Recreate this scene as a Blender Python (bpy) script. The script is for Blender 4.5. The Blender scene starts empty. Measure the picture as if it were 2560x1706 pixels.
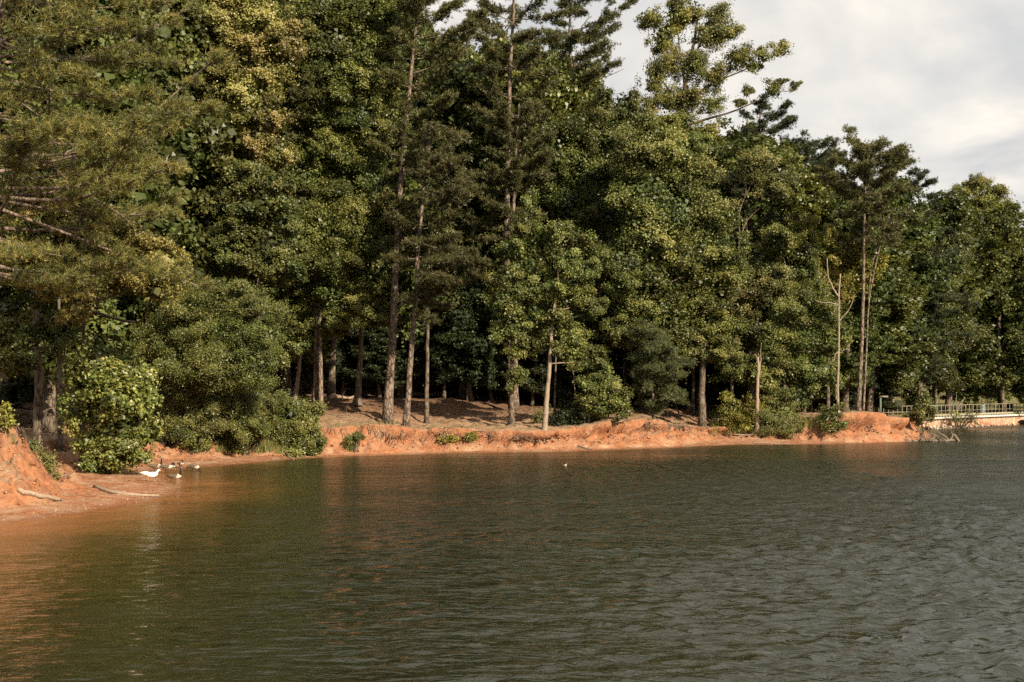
import bpy, math, random
import numpy as np

sc = bpy.context.scene
COL = sc.collection
R = math.radians

# ------------------------------------------------------------------ camera, sky, sun, exposure
F, CX, HY, CZ = 2844.0, 1280.0, 964.0, 4.24      # focal length / horizon measured on the 2560 px photograph, eye height (m)
cam_d = bpy.data.cameras.new('camera'); cam = bpy.data.objects.new('camera', cam_d); COL.objects.link(cam)
cam.location = (0, 0, CZ); cam.rotation_euler = (R(90), 0, 0)
cam_d.sensor_width = 36.0; cam_d.lens = 36.0 * F / 2560.0; cam_d.shift_y = (HY - 853.0) / 2560.0
cam_d.clip_start = 0.1; cam_d.clip_end = 5000
sc.camera = cam

SUN_AZ, SUN_EL = R(141), R(31)                   # azimuth clockwise from +Y
world = bpy.data.worlds.new('World'); sc.world = world; world.use_nodes = True
wn, wl = world.node_tree.nodes, world.node_tree.links
wn.clear()
w_out = wn.new('ShaderNodeOutputWorld'); w_bg = wn.new('ShaderNodeBackground')
w_sky = wn.new('ShaderNodeTexSky'); w_sky.sky_type = 'NISHITA'; w_sky.sun_disc = False
w_sky.sun_elevation = SUN_EL; w_sky.sun_rotation = SUN_AZ; w_sky.air_density = 1.0; w_sky.dust_density = 2.5; w_sky.ozone_density = 1.0
w_bg.inputs['Strength'].default_value = 0.060
w_tc = wn.new('ShaderNodeTexCoord'); w_sep = wn.new('ShaderNodeSeparateXYZ'); wl.new(w_tc.outputs['Generated'], w_sep.inputs[0])
w_add = wn.new('ShaderNodeMath'); w_add.operation = 'MAXIMUM'; wl.new(w_sep.outputs['Z'], w_add.inputs[0]); w_add.inputs[1].default_value = 0.0
w_add2 = wn.new('ShaderNodeMath'); w_add2.operation = 'ADD'; wl.new(w_add.outputs[0], w_add2.inputs[0]); w_add2.inputs[1].default_value = 0.16
w_dx = wn.new('ShaderNodeMath'); w_dx.operation = 'DIVIDE'; wl.new(w_sep.outputs['X'], w_dx.inputs[0]); wl.new(w_add2.outputs[0], w_dx.inputs[1])
w_dy = wn.new('ShaderNodeMath'); w_dy.operation = 'DIVIDE'; wl.new(w_sep.outputs['Y'], w_dy.inputs[0]); wl.new(w_add2.outputs[0], w_dy.inputs[1])
w_cmb = wn.new('ShaderNodeCombineXYZ'); wl.new(w_dx.outputs[0], w_cmb.inputs[0]); wl.new(w_dy.outputs[0], w_cmb.inputs[1])
w_n1 = wn.new('ShaderNodeTexNoise'); w_n1.inputs['Scale'].default_value = 0.85; w_n1.inputs['Detail'].default_value = 7; w_n1.inputs['Roughness'].default_value = 0.55; w_n1.inputs['Distortion'].default_value = 0.7
wl.new(w_cmb.outputs[0], w_n1.inputs['Vector'])
w_r1 = wn.new('ShaderNodeValToRGB'); w_r1.color_ramp.elements[0].position = 0.33; w_r1.color_ramp.elements[1].position = 0.56
wl.new(w_n1.outputs['Fac'], w_r1.inputs[0])
w_n2 = wn.new('ShaderNodeTexNoise'); w_n2.inputs['Scale'].default_value = 2.1; w_n2.inputs['Detail'].default_value = 6; w_n2.inputs['Roughness'].default_value = 0.5; w_n2.inputs['Distortion'].default_value = 0.4
w_map = wn.new('ShaderNodeMapping'); w_map.inputs['Location'].default_value = (3.1, 7.7, 2.2); wl.new(w_cmb.outputs[0], w_map.inputs[0]); wl.new(w_map.outputs[0], w_n2.inputs['Vector'])
w_r2 = wn.new('ShaderNodeValToRGB')
w_r2.color_ramp.elements[0].position = 0.36; w_r2.color_ramp.elements[0].color = (6.1, 6.1, 6.2, 1)
w_r2.color_ramp.elements[1].position = 0.58; w_r2.color_ramp.elements[1].color = (10.6, 9.9, 8.7, 1)
wl.new(w_n2.outputs['Fac'], w_r2.inputs[0])
w_mx = wn.new('ShaderNodeMix'); w_mx.data_type = 'RGBA'
w_veil = wn.new('ShaderNodeMix'); w_veil.data_type = 'RGBA'; w_veil.inputs['Factor'].default_value = 0.82
wl.new(w_sky.outputs[0], w_veil.inputs[6]); w_veil.inputs[7].default_value = (7.0, 6.95, 6.85, 1)    # thin high cloud veil all over
wl.new(w_r1.outputs[0], w_mx.inputs['Factor']); wl.new(w_veil.outputs[2], w_mx.inputs[6]); wl.new(w_r2.outputs[0], w_mx.inputs[7])
wl.new(w_mx.outputs[2], w_bg.inputs['Color']); wl.new(w_bg.outputs[0], w_out.inputs[0])

sun_d = bpy.data.lights.new('sun', 'SUN'); sun = bpy.data.objects.new('sun', sun_d); COL.objects.link(sun)
sun_d.energy = 5.0; sun_d.angle = R(0.5); sun_d.color = (1.0, 0.86, 0.66)
sdir = np.array([math.sin(SUN_AZ) * math.cos(SUN_EL), math.cos(SUN_AZ) * math.cos(SUN_EL), math.sin(SUN_EL)])
from mathutils import Vector
sun.rotation_euler = Vector(sdir).to_track_quat('Z', 'Y').to_euler()
sun.location = (60, -60, 60)
vs = sc.view_settings
vs.view_transform = 'Standard'; vs.look = 'None'; vs.exposure = 0.85; vs.gamma = 1.0; vs.use_curve_mapping = False
sc.render.engine = 'CYCLES'
cy = sc.cycles
cy.max_bounces = 5; cy.diffuse_bounces = 2; cy.glossy_bounces = 2; cy.transmission_bounces = 4; cy.transparent_max_bounces = 6
cy.caustics_reflective = False; cy.caustics_refractive = False
cy.use_denoising = False; cy.use_adaptive_sampling = True; cy.adaptive_threshold = 0.02

# ------------------------------------------------------------------ helpers
rng = np.random.default_rng(11)

def hash2(ix, iy, seed):
    h = (ix.astype(np.int64) * 374761393 + iy.astype(np.int64) * 668265263 + seed * 982451653) & 0x7fffffff
    h = ((h ^ (h >> 13)) * 1274126177) & 0x7fffffff
    return ((h ^ (h >> 16)) & 0xffff) / 65535.0

def vnoise(x, y, seed=0):
    x = np.asarray(x, float); y = np.asarray(y, float)
    ix, iy = np.floor(x), np.floor(y); fx, fy = x - ix, y - iy
    fx = fx * fx * (3 - 2 * fx); fy = fy * fy * (3 - 2 * fy)
    a = hash2(ix, iy, seed); b = hash2(ix + 1, iy, seed); c = hash2(ix, iy + 1, seed); d = hash2(ix + 1, iy + 1, seed)
    return (a * (1 - fx) + b * fx) * (1 - fy) + (c * (1 - fx) + d * fx) * fy

def fbm(x, y, seed=0, oct=4):
    s, a, t = 0, 0.5, 0
    for o in range(oct):
        s = s + a * vnoise(x * 2 ** o, y * 2 ** o, seed + o * 17); t += a; a *= 0.5
    return s / t

def sstep(a, b, x):
    t = np.clip((x - a) / (b - a), 0, 1); return t * t * (3 - 2 * t)

def norm(v):
    return v / np.maximum(np.linalg.norm(v, axis=-1, keepdims=True), 1e-9)

def W(px, py, d):
    """world point at depth d (m along +Y) seen at photograph pixel px, py"""
    return np.array([(px - CX) * d / F, d, CZ - (py - HY) * d / F])

def WG(px, py):
    """water-plane point seen at a photograph pixel"""
    s = (py - HY) / CZ
    return np.array([(px - CX) / s, F / s])

class Geo:
    def __init__(self):
        self.V, self.Q, self.T, self.A, self.n = [], [], [], [], 0
    def add(self, V, Q=None, T=None, a=None):
        V = np.asarray(V, float).reshape(-1, 3)
        if Q is not None and len(Q): self.Q.append(np.asarray(Q) + self.n)
        if T is not None and len(T): self.T.append(np.asarray(T) + self.n)
        self.V.append(V); self.n += len(V)
        self.A.append(np.full(len(V), 0.5) if a is None else np.broadcast_to(np.asarray(a, float), (len(V),)).copy())
    def mesh(self, name, smooth=False, attr='rnd', origin=None):
        V = np.concatenate(self.V) if self.V else np.zeros((0, 3))
        if origin is not None: V = V - np.asarray(origin)
        Q = np.concatenate(self.Q) if self.Q else np.zeros((0, 4), int)
        T = np.concatenate(self.T) if self.T else np.zeros((0, 3), int)
        me = bpy.data.meshes.new(name)
        me.vertices.add(len(V)); me.vertices.foreach_set('co', V.astype(np.float32).ravel())
        nl = Q.size + T.size
        me.loops.add(nl); me.loops.foreach_set('vertex_index', np.concatenate([Q.ravel(), T.ravel()]).astype(np.int32))
        npoly = len(Q) + len(T)
        me.polygons.add(npoly)
        st = np.concatenate([np.arange(len(Q)) * 4, Q.size + np.arange(len(T)) * 3]).astype(np.int32)
        me.polygons.foreach_set('loop_start', st)
        if smooth: me.polygons.foreach_set('use_smooth', np.ones(npoly, bool))
        at = me.attributes.new(attr, 'FLOAT', 'POINT')
        at.data.foreach_set('value', np.concatenate(self.A).astype(np.float32))
        me.update(calc_edges=True)
        return me

def frames(P):
    P = np.asarray(P, float); t = np.zeros_like(P)
    t[1:-1] = P[2:] - P[:-2]; t[0] = P[1] - P[0]; t[-1] = P[-1] - P[-2]; t = norm(t)
    ref = np.array([0.31, 0.17, 0.93]) if abs(t[:, 2]).mean() < 0.8 else np.array([0.9, 0.4, 0.1])
    u = norm(np.cross(t, ref)); v = np.cross(t, u)
    return t, u, v

def tube(g, P, r, sides=6, a=0.5, cap=True, rb=None, wob=0.0):
    P = np.asarray(P, float); n = len(P); r = np.broadcast_to(np.asarray(r, float), (n,)); rb = r if rb is None else np.broadcast_to(np.asarray(rb, float), (n,))
    t, u, v = frames(P); ang = np.arange(sides) * 2 * math.pi / sides
    rr = np.ones((n, sides))
    if wob: rr = 1 + wob * (rng.random((n, sides)) - 0.5)
    V = P[:, None, :] + (np.cos(ang)[None, :, None] * u[:, None, :] * r[:, None, None] + np.sin(ang)[None, :, None] * v[:, None, :] * rb[:, None, None]) * rr[:, :, None]
    idx = np.arange(n * sides).reshape(n, sides); nx = np.roll(idx, -1, axis=1)
    Q = np.stack([idx[:-1], nx[:-1], nx[1:], idx[1:]], -1).reshape(-1, 4)
    V = V.reshape(-1, 3); T = None
    if cap:
        V = np.concatenate([V, P[:1], P[-1:]]); c0, c1 = n * sides, n * sides + 1
        T = np.concatenate([np.stack([nx[0], idx[0], np.full(sides, c0)], -1), np.stack([idx[-1], nx[-1], np.full(sides, c1)], -1)])
    g.add(V, Q, T, a)

def curve(pts, n):
    """Catmull-Rom resample"""
    P = np.asarray(pts, float)
    if len(P) == 2: return P[0] + (P[1] - P[0]) * np.linspace(0, 1, n)[:, None]
    E = np.concatenate([[2 * P[0] - P[1]], P, [2 * P[-1] - P[-2]]])
    t = np.linspace(0, len(P) - 1 - 1e-6, n); i = t.astype(int); f = (t - i)[:, None]
    p0, p1, p2, p3 = E[i], E[i + 1], E[i + 2], E[i + 3]
    return 0.5 * (2 * p1 + (p2 - p0) * f + (2 * p0 - 5 * p1 + 4 * p2 - p3) * f ** 2 + (3 * p1 - p0 - 3 * p2 + p3) * f ** 3)

def leaves(g, C, N, L, Wd, a, rg, droop=0.0):
    """folded leaf blades at C with rough normals N"""
    n = len(C); N = norm(N)
    d = rg.normal(size=(n, 3)); d[:, 2] -= droop; d = norm(d - (d * N).sum(1, keepdims=True) * N)
    s = np.cross(N, d); L = np.broadcast_to(L, (n,))[:, None]; Wd = np.broadcast_to(Wd, (n,))[:, None]
    f = N * Wd * 0.22
    V = np.stack([C - d * L * .5, C + s * Wd * .5 + f - d * L * .06, C + d * L * .5 - N * L * 0.1, C - s * Wd * .5 + f - d * L * .06], 1).reshape(-1, 3)
    g.add(V, np.arange(n * 4).reshape(n, 4), None, np.repeat(a, 4))

def needles(g, C, A, L, w, per, a, rg, spread=0.62):
    """tufts of needles at C along axes A"""
    n = len(C); C = np.repeat(C, per, 0); A = np.repeat(norm(A), per, 0)
    d = norm(A * 0.75 + rg.normal(size=C.shape) * spread)
    s = norm(np.cross(d, rg.normal(size=C.shape)))
    L = (np.broadcast_to(L, (n,)).repeat(per) * rg.uniform(.7, 1.15, n * per))[:, None]
    b = C + rg.normal(size=C.shape) * 0.03
    V = np.stack([b - s * w / 2, b + s * w / 2, b + d * L], 1).reshape(-1, 3)
    g.add(V, None, np.arange(n * per * 3).reshape(-1, 3), np.repeat(np.repeat(a, per), 3))

def link(name, me, mat, parent=None, loc=None):
    o = bpy.data.objects.new(name, me); COL.objects.link(o)
    if mat is not None:
        if not me.materials: me.materials.append(mat)
    if parent is not None: o.parent = parent
    if loc is not None: o.location = loc
    return o

def tag(o, label=None, cat=None, group=None, kind=None):
    if label: o['label'] = label
    if cat: o['category'] = cat
    if group: o['group'] = group
    if kind: o['kind'] = kind
    return o

def empty(name, loc, label, cat, group=None):
    o = bpy.data.objects.new(name, None); COL.objects.link(o); o.location = loc
    o.empty_display_size = 0.3
    return tag(o, label, cat, group)

# ------------------------------------------------------------------ materials
def nt(name):
    m = bpy.data.materials.new(name); m.use_nodes = True; m.node_tree.nodes.clear()
    return m, m.node_tree.nodes, m.node_tree.links

def ramp(nodes, stops, interp='LINEAR'):
    r = nodes.new('ShaderNodeValToRGB'); cr = r.color_ramp; cr.interpolation = interp
    while len(cr.elements) > 1: cr.elements.remove(cr.elements[-1])
    cr.elements[0].position = stops[0][0]; cr.elements[0].color = (*stops[0][1], 1)
    for p, c in stops[1:]:
        e = cr.elements.new(p); e.color = (*c, 1)
    return r

def leaf_mat(name, stops, rough=0.46, trans=0.24, spec=0.45, objvar=0.25):
    m, n, l = nt(name)
    out = n.new('ShaderNodeOutputMaterial'); p = n.new('ShaderNodeBsdfPrincipled'); t = n.new('ShaderNodeBsdfTranslucent'); mx = n.new('ShaderNodeMixShader')
    at = n.new('ShaderNodeAttribute'); at.attribute_name = 'rnd'
    r = ramp(n, stops); l.new(at.outputs['Fac'], r.inputs[0])
    oi = n.new('ShaderNodeObjectInfo'); hs = n.new('ShaderNodeHueSaturation')
    mr = n.new('ShaderNodeMapRange'); mr.inputs['To Min'].default_value = 1 - objvar; mr.inputs['To Max'].default_value = 1 + objvar
    hm = n.new('ShaderNodeMath'); hm.operation = 'MULTIPLY'; hm.inputs[1].default_value = 7.31; l.new(oi.outputs['Random'], hm.inputs[0]); hf = n.new('ShaderNodeMath'); hf.operation = 'FRACT'; l.new(hm.outputs[0], hf.inputs[0])
    hr = n.new('ShaderNodeMapRange'); hr.inputs['To Min'].default_value = .484; hr.inputs['To Max'].default_value = .520; l.new(hf.outputs[0], hr.inputs['Value']); l.new(hr.outputs[0], hs.inputs['Hue'])
    l.new(oi.outputs['Random'], mr.inputs['Value']); l.new(mr.outputs[0], hs.inputs['Value']); l.new(r.outputs[0], hs.inputs['Color'])
    l.new(hs.outputs[0], p.inputs['Base Color']); p.inputs['Roughness'].default_value = rough; p.inputs['Specular IOR Level'].default_value = spec
    tm = n.new('ShaderNodeMix'); tm.data_type = 'RGBA'; tm.blend_type = 'MULTIPLY'; tm.inputs['Factor'].default_value = 1; l.new(hs.outputs[0], tm.inputs[6]); tm.inputs[7].default_value = (1.25, 1.2, 0.5, 1)
    l.new(tm.outputs[2], t.inputs['Color'])
    mx.inputs[0].default_value = trans; l.new(p.outputs[0], mx.inputs[1]); l.new(t.outputs[0], mx.inputs[2]); l.new(mx.outputs[0], out.inputs[0])
    return m

LEAF_GUM = leaf_mat('leaf_sweetgum', [(0, (0.0382, 0.0521, 0.0118)), (.5, (0.1335, 0.1524, 0.0366)), (.9, (0.2499, 0.2434, 0.0667)), (1, (0.3493, 0.2780, 0.0902))])
LEAF_OAK = leaf_mat('leaf_oak', [(0, (0.0315, 0.0441, 0.0108)), (.55, (0.1061, 0.1231, 0.0301)), (.93, (0.1976, 0.1952, 0.0536)), (1, (0.2878, 0.2086, 0.0667))])
LEAF_PALE = leaf_mat('leaf_pale_yellow', [(0, (0.0627, 0.0673, 0.0158)), (.5, (0.2120, 0.1979, 0.0510)), (.85, (0.3637, 0.2994, 0.1020)), (1, (0.5011, 0.3757, 0.1688))])
LEAF_TULIP = leaf_mat('leaf_tulip_poplar', [(0, (0.0511, 0.0581, 0.0147)), (.5, (0.1518, 0.1524, 0.0354)), (.9, (0.2578, 0.2300, 0.0551)), (1, (0.4253, 0.2367, 0.0536))], rough=.5)
LEAF_LIME = leaf_mat('leaf_lime', [(0, (0.0688, 0.0731, 0.0127)), (.5, (0.2197, 0.2086, 0.0366)), (1, (0.3795, 0.3128, 0.0720))])
LEAF_RUST = leaf_mat('leaf_rusty', [(0, (0.0379, 0.0433, 0.0128)), (.5, (0.1411, 0.1401, 0.0403)), (.9, (0.2369, 0.2009, 0.0655)), (1, (0.2923, 0.1957, 0.0706))])
LEAF_SMALL = leaf_mat('leaf_small_shrub', [(0, (0.0412, 0.0521, 0.0138)), (.5, (0.1335, 0.1471, 0.0379)), (1, (0.2499, 0.2434, 0.0720))], rough=.4)
LEAF_BIG = leaf_mat('leaf_big_shrub', [(0, (0.0479, 0.0652, 0.0158)), (.45, (0.1799, 0.2005, 0.0475)), (.85, (0.3795, 0.3559, 0.1031)), (1, (0.5118, 0.4346, 0.1423))], rough=.4)
LEAF_DARK = leaf_mat('leaf_shaded', [(0, (.014, .020, .007)), (.6, (.034, .044, .014)), (1, (.07, .078, .026))])  # darkened leaf colour: the understory's deep shade is painted in
PINE_OLIVE = leaf_mat('needle_olive', [(0, (0.0363, 0.0416, 0.0130)), (.5, (0.0882, 0.0882, 0.0273)), (.9, (0.1454, 0.1324, 0.0389)), (1, (0.1817, 0.1298, 0.0454))], rough=.5, trans=.15)
PINE_GOLD = leaf_mat('needle_golden', [(0, (.032, .042, .011)), (.45, (.098, .104, .026)), (.85, (.195, .175, .040)), (1, (.27, .19, .055))], rough=.5, trans=.18)
PINE_DARK = leaf_mat('needle_dark', [(0, (0.0208, 0.0286, 0.0117)), (.6, (0.0519, 0.0597, 0.0208)), (1, (0.1038, 0.1038, 0.0338))], rough=.5, trans=.12)
HEMLOCK = leaf_mat('needle_cedar', [(0, (0.0286, 0.0416, 0.0143)), (.6, (0.0675, 0.0805, 0.0260)), (1, (0.1233, 0.1298, 0.0441))], rough=.5, trans=.12)
GRASS_M = leaf_mat('grass_blade', [(0, (0.0844, 0.0974, 0.0260)), (.5, (0.1817, 0.1882, 0.0546)), (1, (0.3375, 0.2856, 0.1168))], rough=.5)

def bark_mat(name, dark, light, sx=9, sz=2.2, bump=.6, lichen=None, plates=True):
    m, n, l = nt(name)
    out = n.new('ShaderNodeOutputMaterial'); p = n.new('ShaderNodeBsdfPrincipled'); l.new(p.outputs[0], out.inputs[0])
    tc = n.new('ShaderNodeTexCoord'); mp = n.new('ShaderNodeMapping'); mp.inputs['Scale'].default_value = (sx, sx, sz); l.new(tc.outputs['Object'], mp.inputs[0])
    no = n.new('ShaderNodeTexNoise'); no.inputs['Scale'].default_value = 1.3; no.inputs['Detail'].default_value = 6; l.new(mp.outputs[0], no.inputs['Vector'])
    mxv = n.new('ShaderNodeMix'); mxv.data_type = 'RGBA'; mxv.inputs['Factor'].default_value = .25; l.new(mp.outputs[0], mxv.inputs[6]); l.new(no.outputs['Color'], mxv.inputs[7])
    vo = n.new('ShaderNodeTexVoronoi'); vo.feature = 'DISTANCE_TO_EDGE'; vo.inputs['Scale'].default_value = 1.0; l.new(mxv.outputs[2], vo.inputs['Vector'])
    mr = n.new('ShaderNodeMapRange'); mr.inputs['From Max'].default_value = .22; l.new(vo.outputs['Distance'], mr.inputs['Value'])
    mu = n.new('ShaderNodeMath'); mu.operation = 'MULTIPLY'; l.new(mr.outputs[0], mu.inputs[0]); l.new(no.outputs['Fac'], mu.inputs[1])
    src = mu if plates else no
    r = ramp(n, [(.05, dark), (.55, light)]); l.new(src.outputs[0], r.inputs[0])
    col = r.outputs[0]
    if lichen:
        n2 = n.new('ShaderNodeTexNoise'); n2.inputs['Scale'].default_value = 2.3; n2.inputs['Detail'].default_value = 5; l.new(tc.outputs['Object'], n2.inputs['Vector'])
        r2 = ramp(n, [(.52, (0, 0, 0)), (.66, (1, 1, 1))]); l.new(n2.outputs['Fac'], r2.inputs[0])
        mc = n.new('ShaderNodeMix'); mc.data_type = 'RGBA'; l.new(r2.outputs[0], mc.inputs['Factor']); l.new(col, mc.inputs[6]); mc.inputs[7].default_value = (*lichen, 1); col = mc.outputs[2]
    l.new(col, p.inputs['Base Color']); p.inputs['Roughness'].default_value = .9; p.inputs['Specular IOR Level'].default_value = .2
    b = n.new('ShaderNodeBump'); b.inputs['Strength'].default_value = bump; b.inputs['Distance'].default_value = .04; l.new(src.outputs[0], b.inputs['Height']); l.new(b.outputs[0], p.inputs['Normal'])
    return m

BARK_PINE = bark_mat('bark_pine', (.052, .038, .029), (.245, .182, .135), 7, 2.6, .9, lichen=(.215, .175, .135))
BARK_OAK = bark_mat('bark_oak', (0.0480, 0.0360, 0.0264), (0.1840, 0.1400, 0.1000), 12, 2.0, .6, lichen=(0.2000, 0.1760, 0.1280))
BARK_PALE = bark_mat('bark_pale', (.10, .078, .058), (.30, .235, .17), 7, 3, .5, lichen=(.15, .125, .095), plates=False)
BARK_DEAD = bark_mat('wood_bleached', (.085, .062, .045), (.31, .235, .17), 9, 5, .6, plates=False)
BARK_ROOT = bark_mat('root_wood', (.045, .030, .021), (.20, .14, .095), 10, 10, .5, plates=False)
BARK_DARK = bark_mat('bark_dark_branch', (0.0280, 0.0208, 0.0160), (0.0960, 0.0720, 0.0520), 9, 3, .5, plates=False)

def plain(name, col, rough=.7, var=.15, scale=6, spec=.3, metal=0.0):
    m, n, l = nt(name)
    out = n.new('ShaderNodeOutputMaterial'); p = n.new('ShaderNodeBsdfPrincipled'); l.new(p.outputs[0], out.inputs[0])
    tc = n.new('ShaderNodeTexCoord'); no = n.new('ShaderNodeTexNoise'); no.inputs['Scale'].default_value = scale; no.inputs['Detail'].default_value = 5; l.new(tc.outputs['Object'], no.inputs['Vector'])
    r = ramp(n, [(.3, tuple(c * (1 - var) for c in col)), (.7, tuple(min(1, c * (1 + var)) for c in col))]); l.new(no.outputs['Fac'], r.inputs[0])
    l.new(r.outputs[0], p.inputs['Base Color']); p.inputs['Roughness'].default_value = rough; p.inputs['Specular IOR Level'].default_value = spec; p.inputs['Metallic'].default_value = metal
    return m

def attr_ramp_mat(name, stops, rough=.6, interp='CONSTANT', spec=.3, noise=.12):
    m, n, l = nt(name)
    out = n.new('ShaderNodeOutputMaterial'); p = n.new('ShaderNodeBsdfPrincipled'); l.new(p.outputs[0], out.inputs[0])
    at = n.new('ShaderNodeAttribute'); at.attribute_name = 'rnd'; r = ramp(n, stops, interp); l.new(at.outputs['Fac'], r.inputs[0])
    tc = n.new('ShaderNodeTexCoord'); no = n.new('ShaderNodeTexNoise'); no.inputs['Scale'].default_value = 30; l.new(tc.outputs['Object'], no.inputs['Vector'])
    mr = n.new('ShaderNodeMapRange'); mr.inputs['To Min'].default_value = 1 - noise * 2; mr.inputs['To Max'].default_value = 1 + noise * 2; l.new(no.outputs['Fac'], mr.inputs['Value'])
    hs = n.new('ShaderNodeHueSaturation'); l.new(r.outputs[0], hs.inputs['Color']); l.new(mr.outputs[0], hs.inputs['Value']); l.new(hs.outputs[0], p.inputs['Base Color'])
    p.inputs['Roughness'].default_value = rough; p.inputs['Specular IOR Level'].default_value = spec
    return m

# ------------------------------------------------------------------ terrain
SH = [  # shoreline: pixel x, pixel y on the photograph, bank height, beach width, face width, inland slope
    (-900, 1470, 3.8, 2.2, 3.1, .05), (-300, 1362, 3.8, 2.2, 3.1, .05), (0, 1313, 3.8, 2.2, 3.1, .05), (150, 1290, 3.8, 2.2, 3.1, .05), (300, 1266, 3.8, 2.2, 3.1, .05),
    (400, 1247, 2.6, 3.0, 2.8, .05), (440, 1232, 2.2, 3.2, 2.8, .05), (447, 1218, 1.9, 3.2, 2.8, .05), (425, 1204, 1.5, 3.6, 3.0, .05), (392, 1193, 1.5, 3.0, 3.0, .05),
    (372, 1185, 1.4, 2.6, 3.0, .05), (385, 1177, 1.3, 2.8, 3.0, .06), (430, 1173, 1.2, 3.0, 3.0, .06), (505, 1167, 1.1, 3.2, 2.6, .07), (585, 1161, 1.0, 2.6, 2.2, .08),
    (680, 1152, 1.0, 1.8, 1.6, .09), (760, 1146, 1.3, .9, 1.9, .09), (850, 1142, 1.5, .8, 1.9, .09), (960, 1139, 1.6, .7, 2.0, .09), (1060, 1136, 1.55, .7, 1.9, .09), (1124, 1134, 1.5, .8, 1.8, .09),
    (1240, 1132, 1.3, .9, 1.7, .09), (1330, 1131, 1.15, 1.0, 1.6, .09), (1400, 1130, 1.1, 1.0, 1.8, .09), (1494, 1126, 1.3, .8, 2.2, .09), (1590, 1123, 1.9, .8, 2.2, .11), (1687, 1119, 2.0, .8, 2.4, .11),
    (1770, 1115, 1.1, 1.8, 2.2, .08), (1849, 1112, 1.0, 2.6, 2.4, .10), (1950, 1112, 1.1, 2.6, 2.6, .10), (2060, 1111, 1.4, 1.9, 1.8, .08), (2110, 1110, 2.0, .7, 1.4, .05), (2190, 1108, 2.2, .4, 1.5, .03),
    (2274, 1105, 2.0, .4, 1.6, .02), (2318, 1099, 1.6, .4, 1.6, .02), (2330, 1090, 1.4, .4, 1.6, .02), (2318, 1080, 1.2, .4, 1.4, .02), (2296, 1074, 1.0, .2, .5, .02),
]
WALL_A = WG(2298, 1073.2); WALL_DIR = norm(np.array([14.7, 13.4])); WALL_N = np.array([-WALL_DIR[1], WALL_DIR[0]])
shp = [WG(a[0], a[1]) for a in SH] + [WALL_A + WALL_DIR * t for t in (4, 10, 20, 35, 60, 140)]
sha = [a[2:] for a in SH] + [(1.1, .0, .25, .02)] * 6
SP = np.array(shp); SA = np.array(sha)
POLY = np.concatenate([SP, [[400, 420], [-400, 420], [-400, -40], [-60, -40], [-34, 8]]])

def inside(x, y):
    r = np.zeros(x.shape, bool); n = len(POLY); j = n - 1
    for i in range(n):
        xi, yi = POLY[i]; xj, yj = POLY[j]
        c = ((yi > y) != (yj > y)) & (x < (xj - xi) * (y - yi) / (yj - yi + 1e-12) + xi); r ^= c; j = i
    return r

def shore(x, y):
    """signed distance inland (m) and blended bank attributes"""
    x = np.asarray(x, float); y = np.asarray(y, float)
    d2 = np.full(x.shape, 1e9); acc = np.zeros(x.shape + (4,)); wsum = np.zeros(x.shape)
    EP = np.concatenate([[POLY[-1]], SP]); EA = np.concatenate([[SA[0]], SA])
    for i in range(len(EP) - 1):
        a, b = EP[i], EP[i + 1]; ab = b - a; L2 = ab @ ab
        t = np.clip(((x - a[0]) * ab[0] + (y - a[1]) * ab[1]) / L2, 0, 1)
        q = (x - a[0] - t * ab[0]) ** 2 + (y - a[1] - t * ab[1]) ** 2
        d2 = np.minimum(d2, q)
        w = math.sqrt(L2) / (q + .35) ** 2
        acc += w[..., None] * (EA[i] * (1 - t)[..., None] + EA[i + 1] * t[..., None]); wsum += w
    acc /= wsum[..., None]
    d = np.sqrt(d2)
    return np.where(inside(x, y), d, -d), acc

def terrain(x, y, full=False):
    x = np.asarray(x, float); y = np.asarray(y, float)
    t, at = shore(x, y); hb, wb, wf, sl = [at[..., k] for k in range(4)]
    nearwall = sstep(.4, .1, wf) if False else np.clip((.6 - wf) / .3, 0, 1)
    rough = 1 - nearwall
    n1 = fbm(x * .55, y * .55, 3, 4) - .5; n2 = fbm(x * 2.1, y * 2.1, 5, 4) - .5; n3 = fbm(x * 5.5, y * 5.5, 9, 3) - .5
    n0 = fbm(x * .17 + 9, y * .17, 33, 2) - .5; hb = hb * (1 + rough * n0 * .55)
    te = t + rough * (n0 * 3.0 + n1 * 1.8 + n2 * 1.1) * sstep(0, 2.5, t)
    wbn = wb * (1 + .35 * n1 * rough)
    face = np.clip((te - wbn) / np.maximum(wf, .1), 0, 1)
    steep = face * .70 + .30 * sstep(.66, .97, face)
    beach = np.clip(t, 0, None) * .085
    beach = np.minimum(beach, wbn * .085 + .05)
    z = beach + steep * (hb - .085 * wbn) * (1 + .22 * n1 * rough)
    inl = np.clip(te - wbn - wf, 0, None)
    z = z + np.minimum(inl, 24) * sl + np.clip(inl - 24, 0, 60) * sl * .8
    z = z + np.clip(inl - 24, 0, 90) * .16 * np.clip(1 - (x - 20) / 25, .35, 1)
    z = z + rough * sstep(.6, 2.5, t) * (n2 * .16 + n3 * .05) + rough * (steep * (1 - steep) * 4) * (n2 * .85 + n3 * .45) * np.clip(1.25 / hb, .3, 1)
    z = np.where(t < 0, t * .16, z + .0)
    z = np.maximum(z, -3.0)
    if full: return z, t, face, inl, nearwall
    return z


def axis(segs):
    out = []
    for a, b, s in segs: out.append(np.arange(a, b, s))
    out.append([segs[-1][1]]); return np.concatenate(out)

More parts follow.
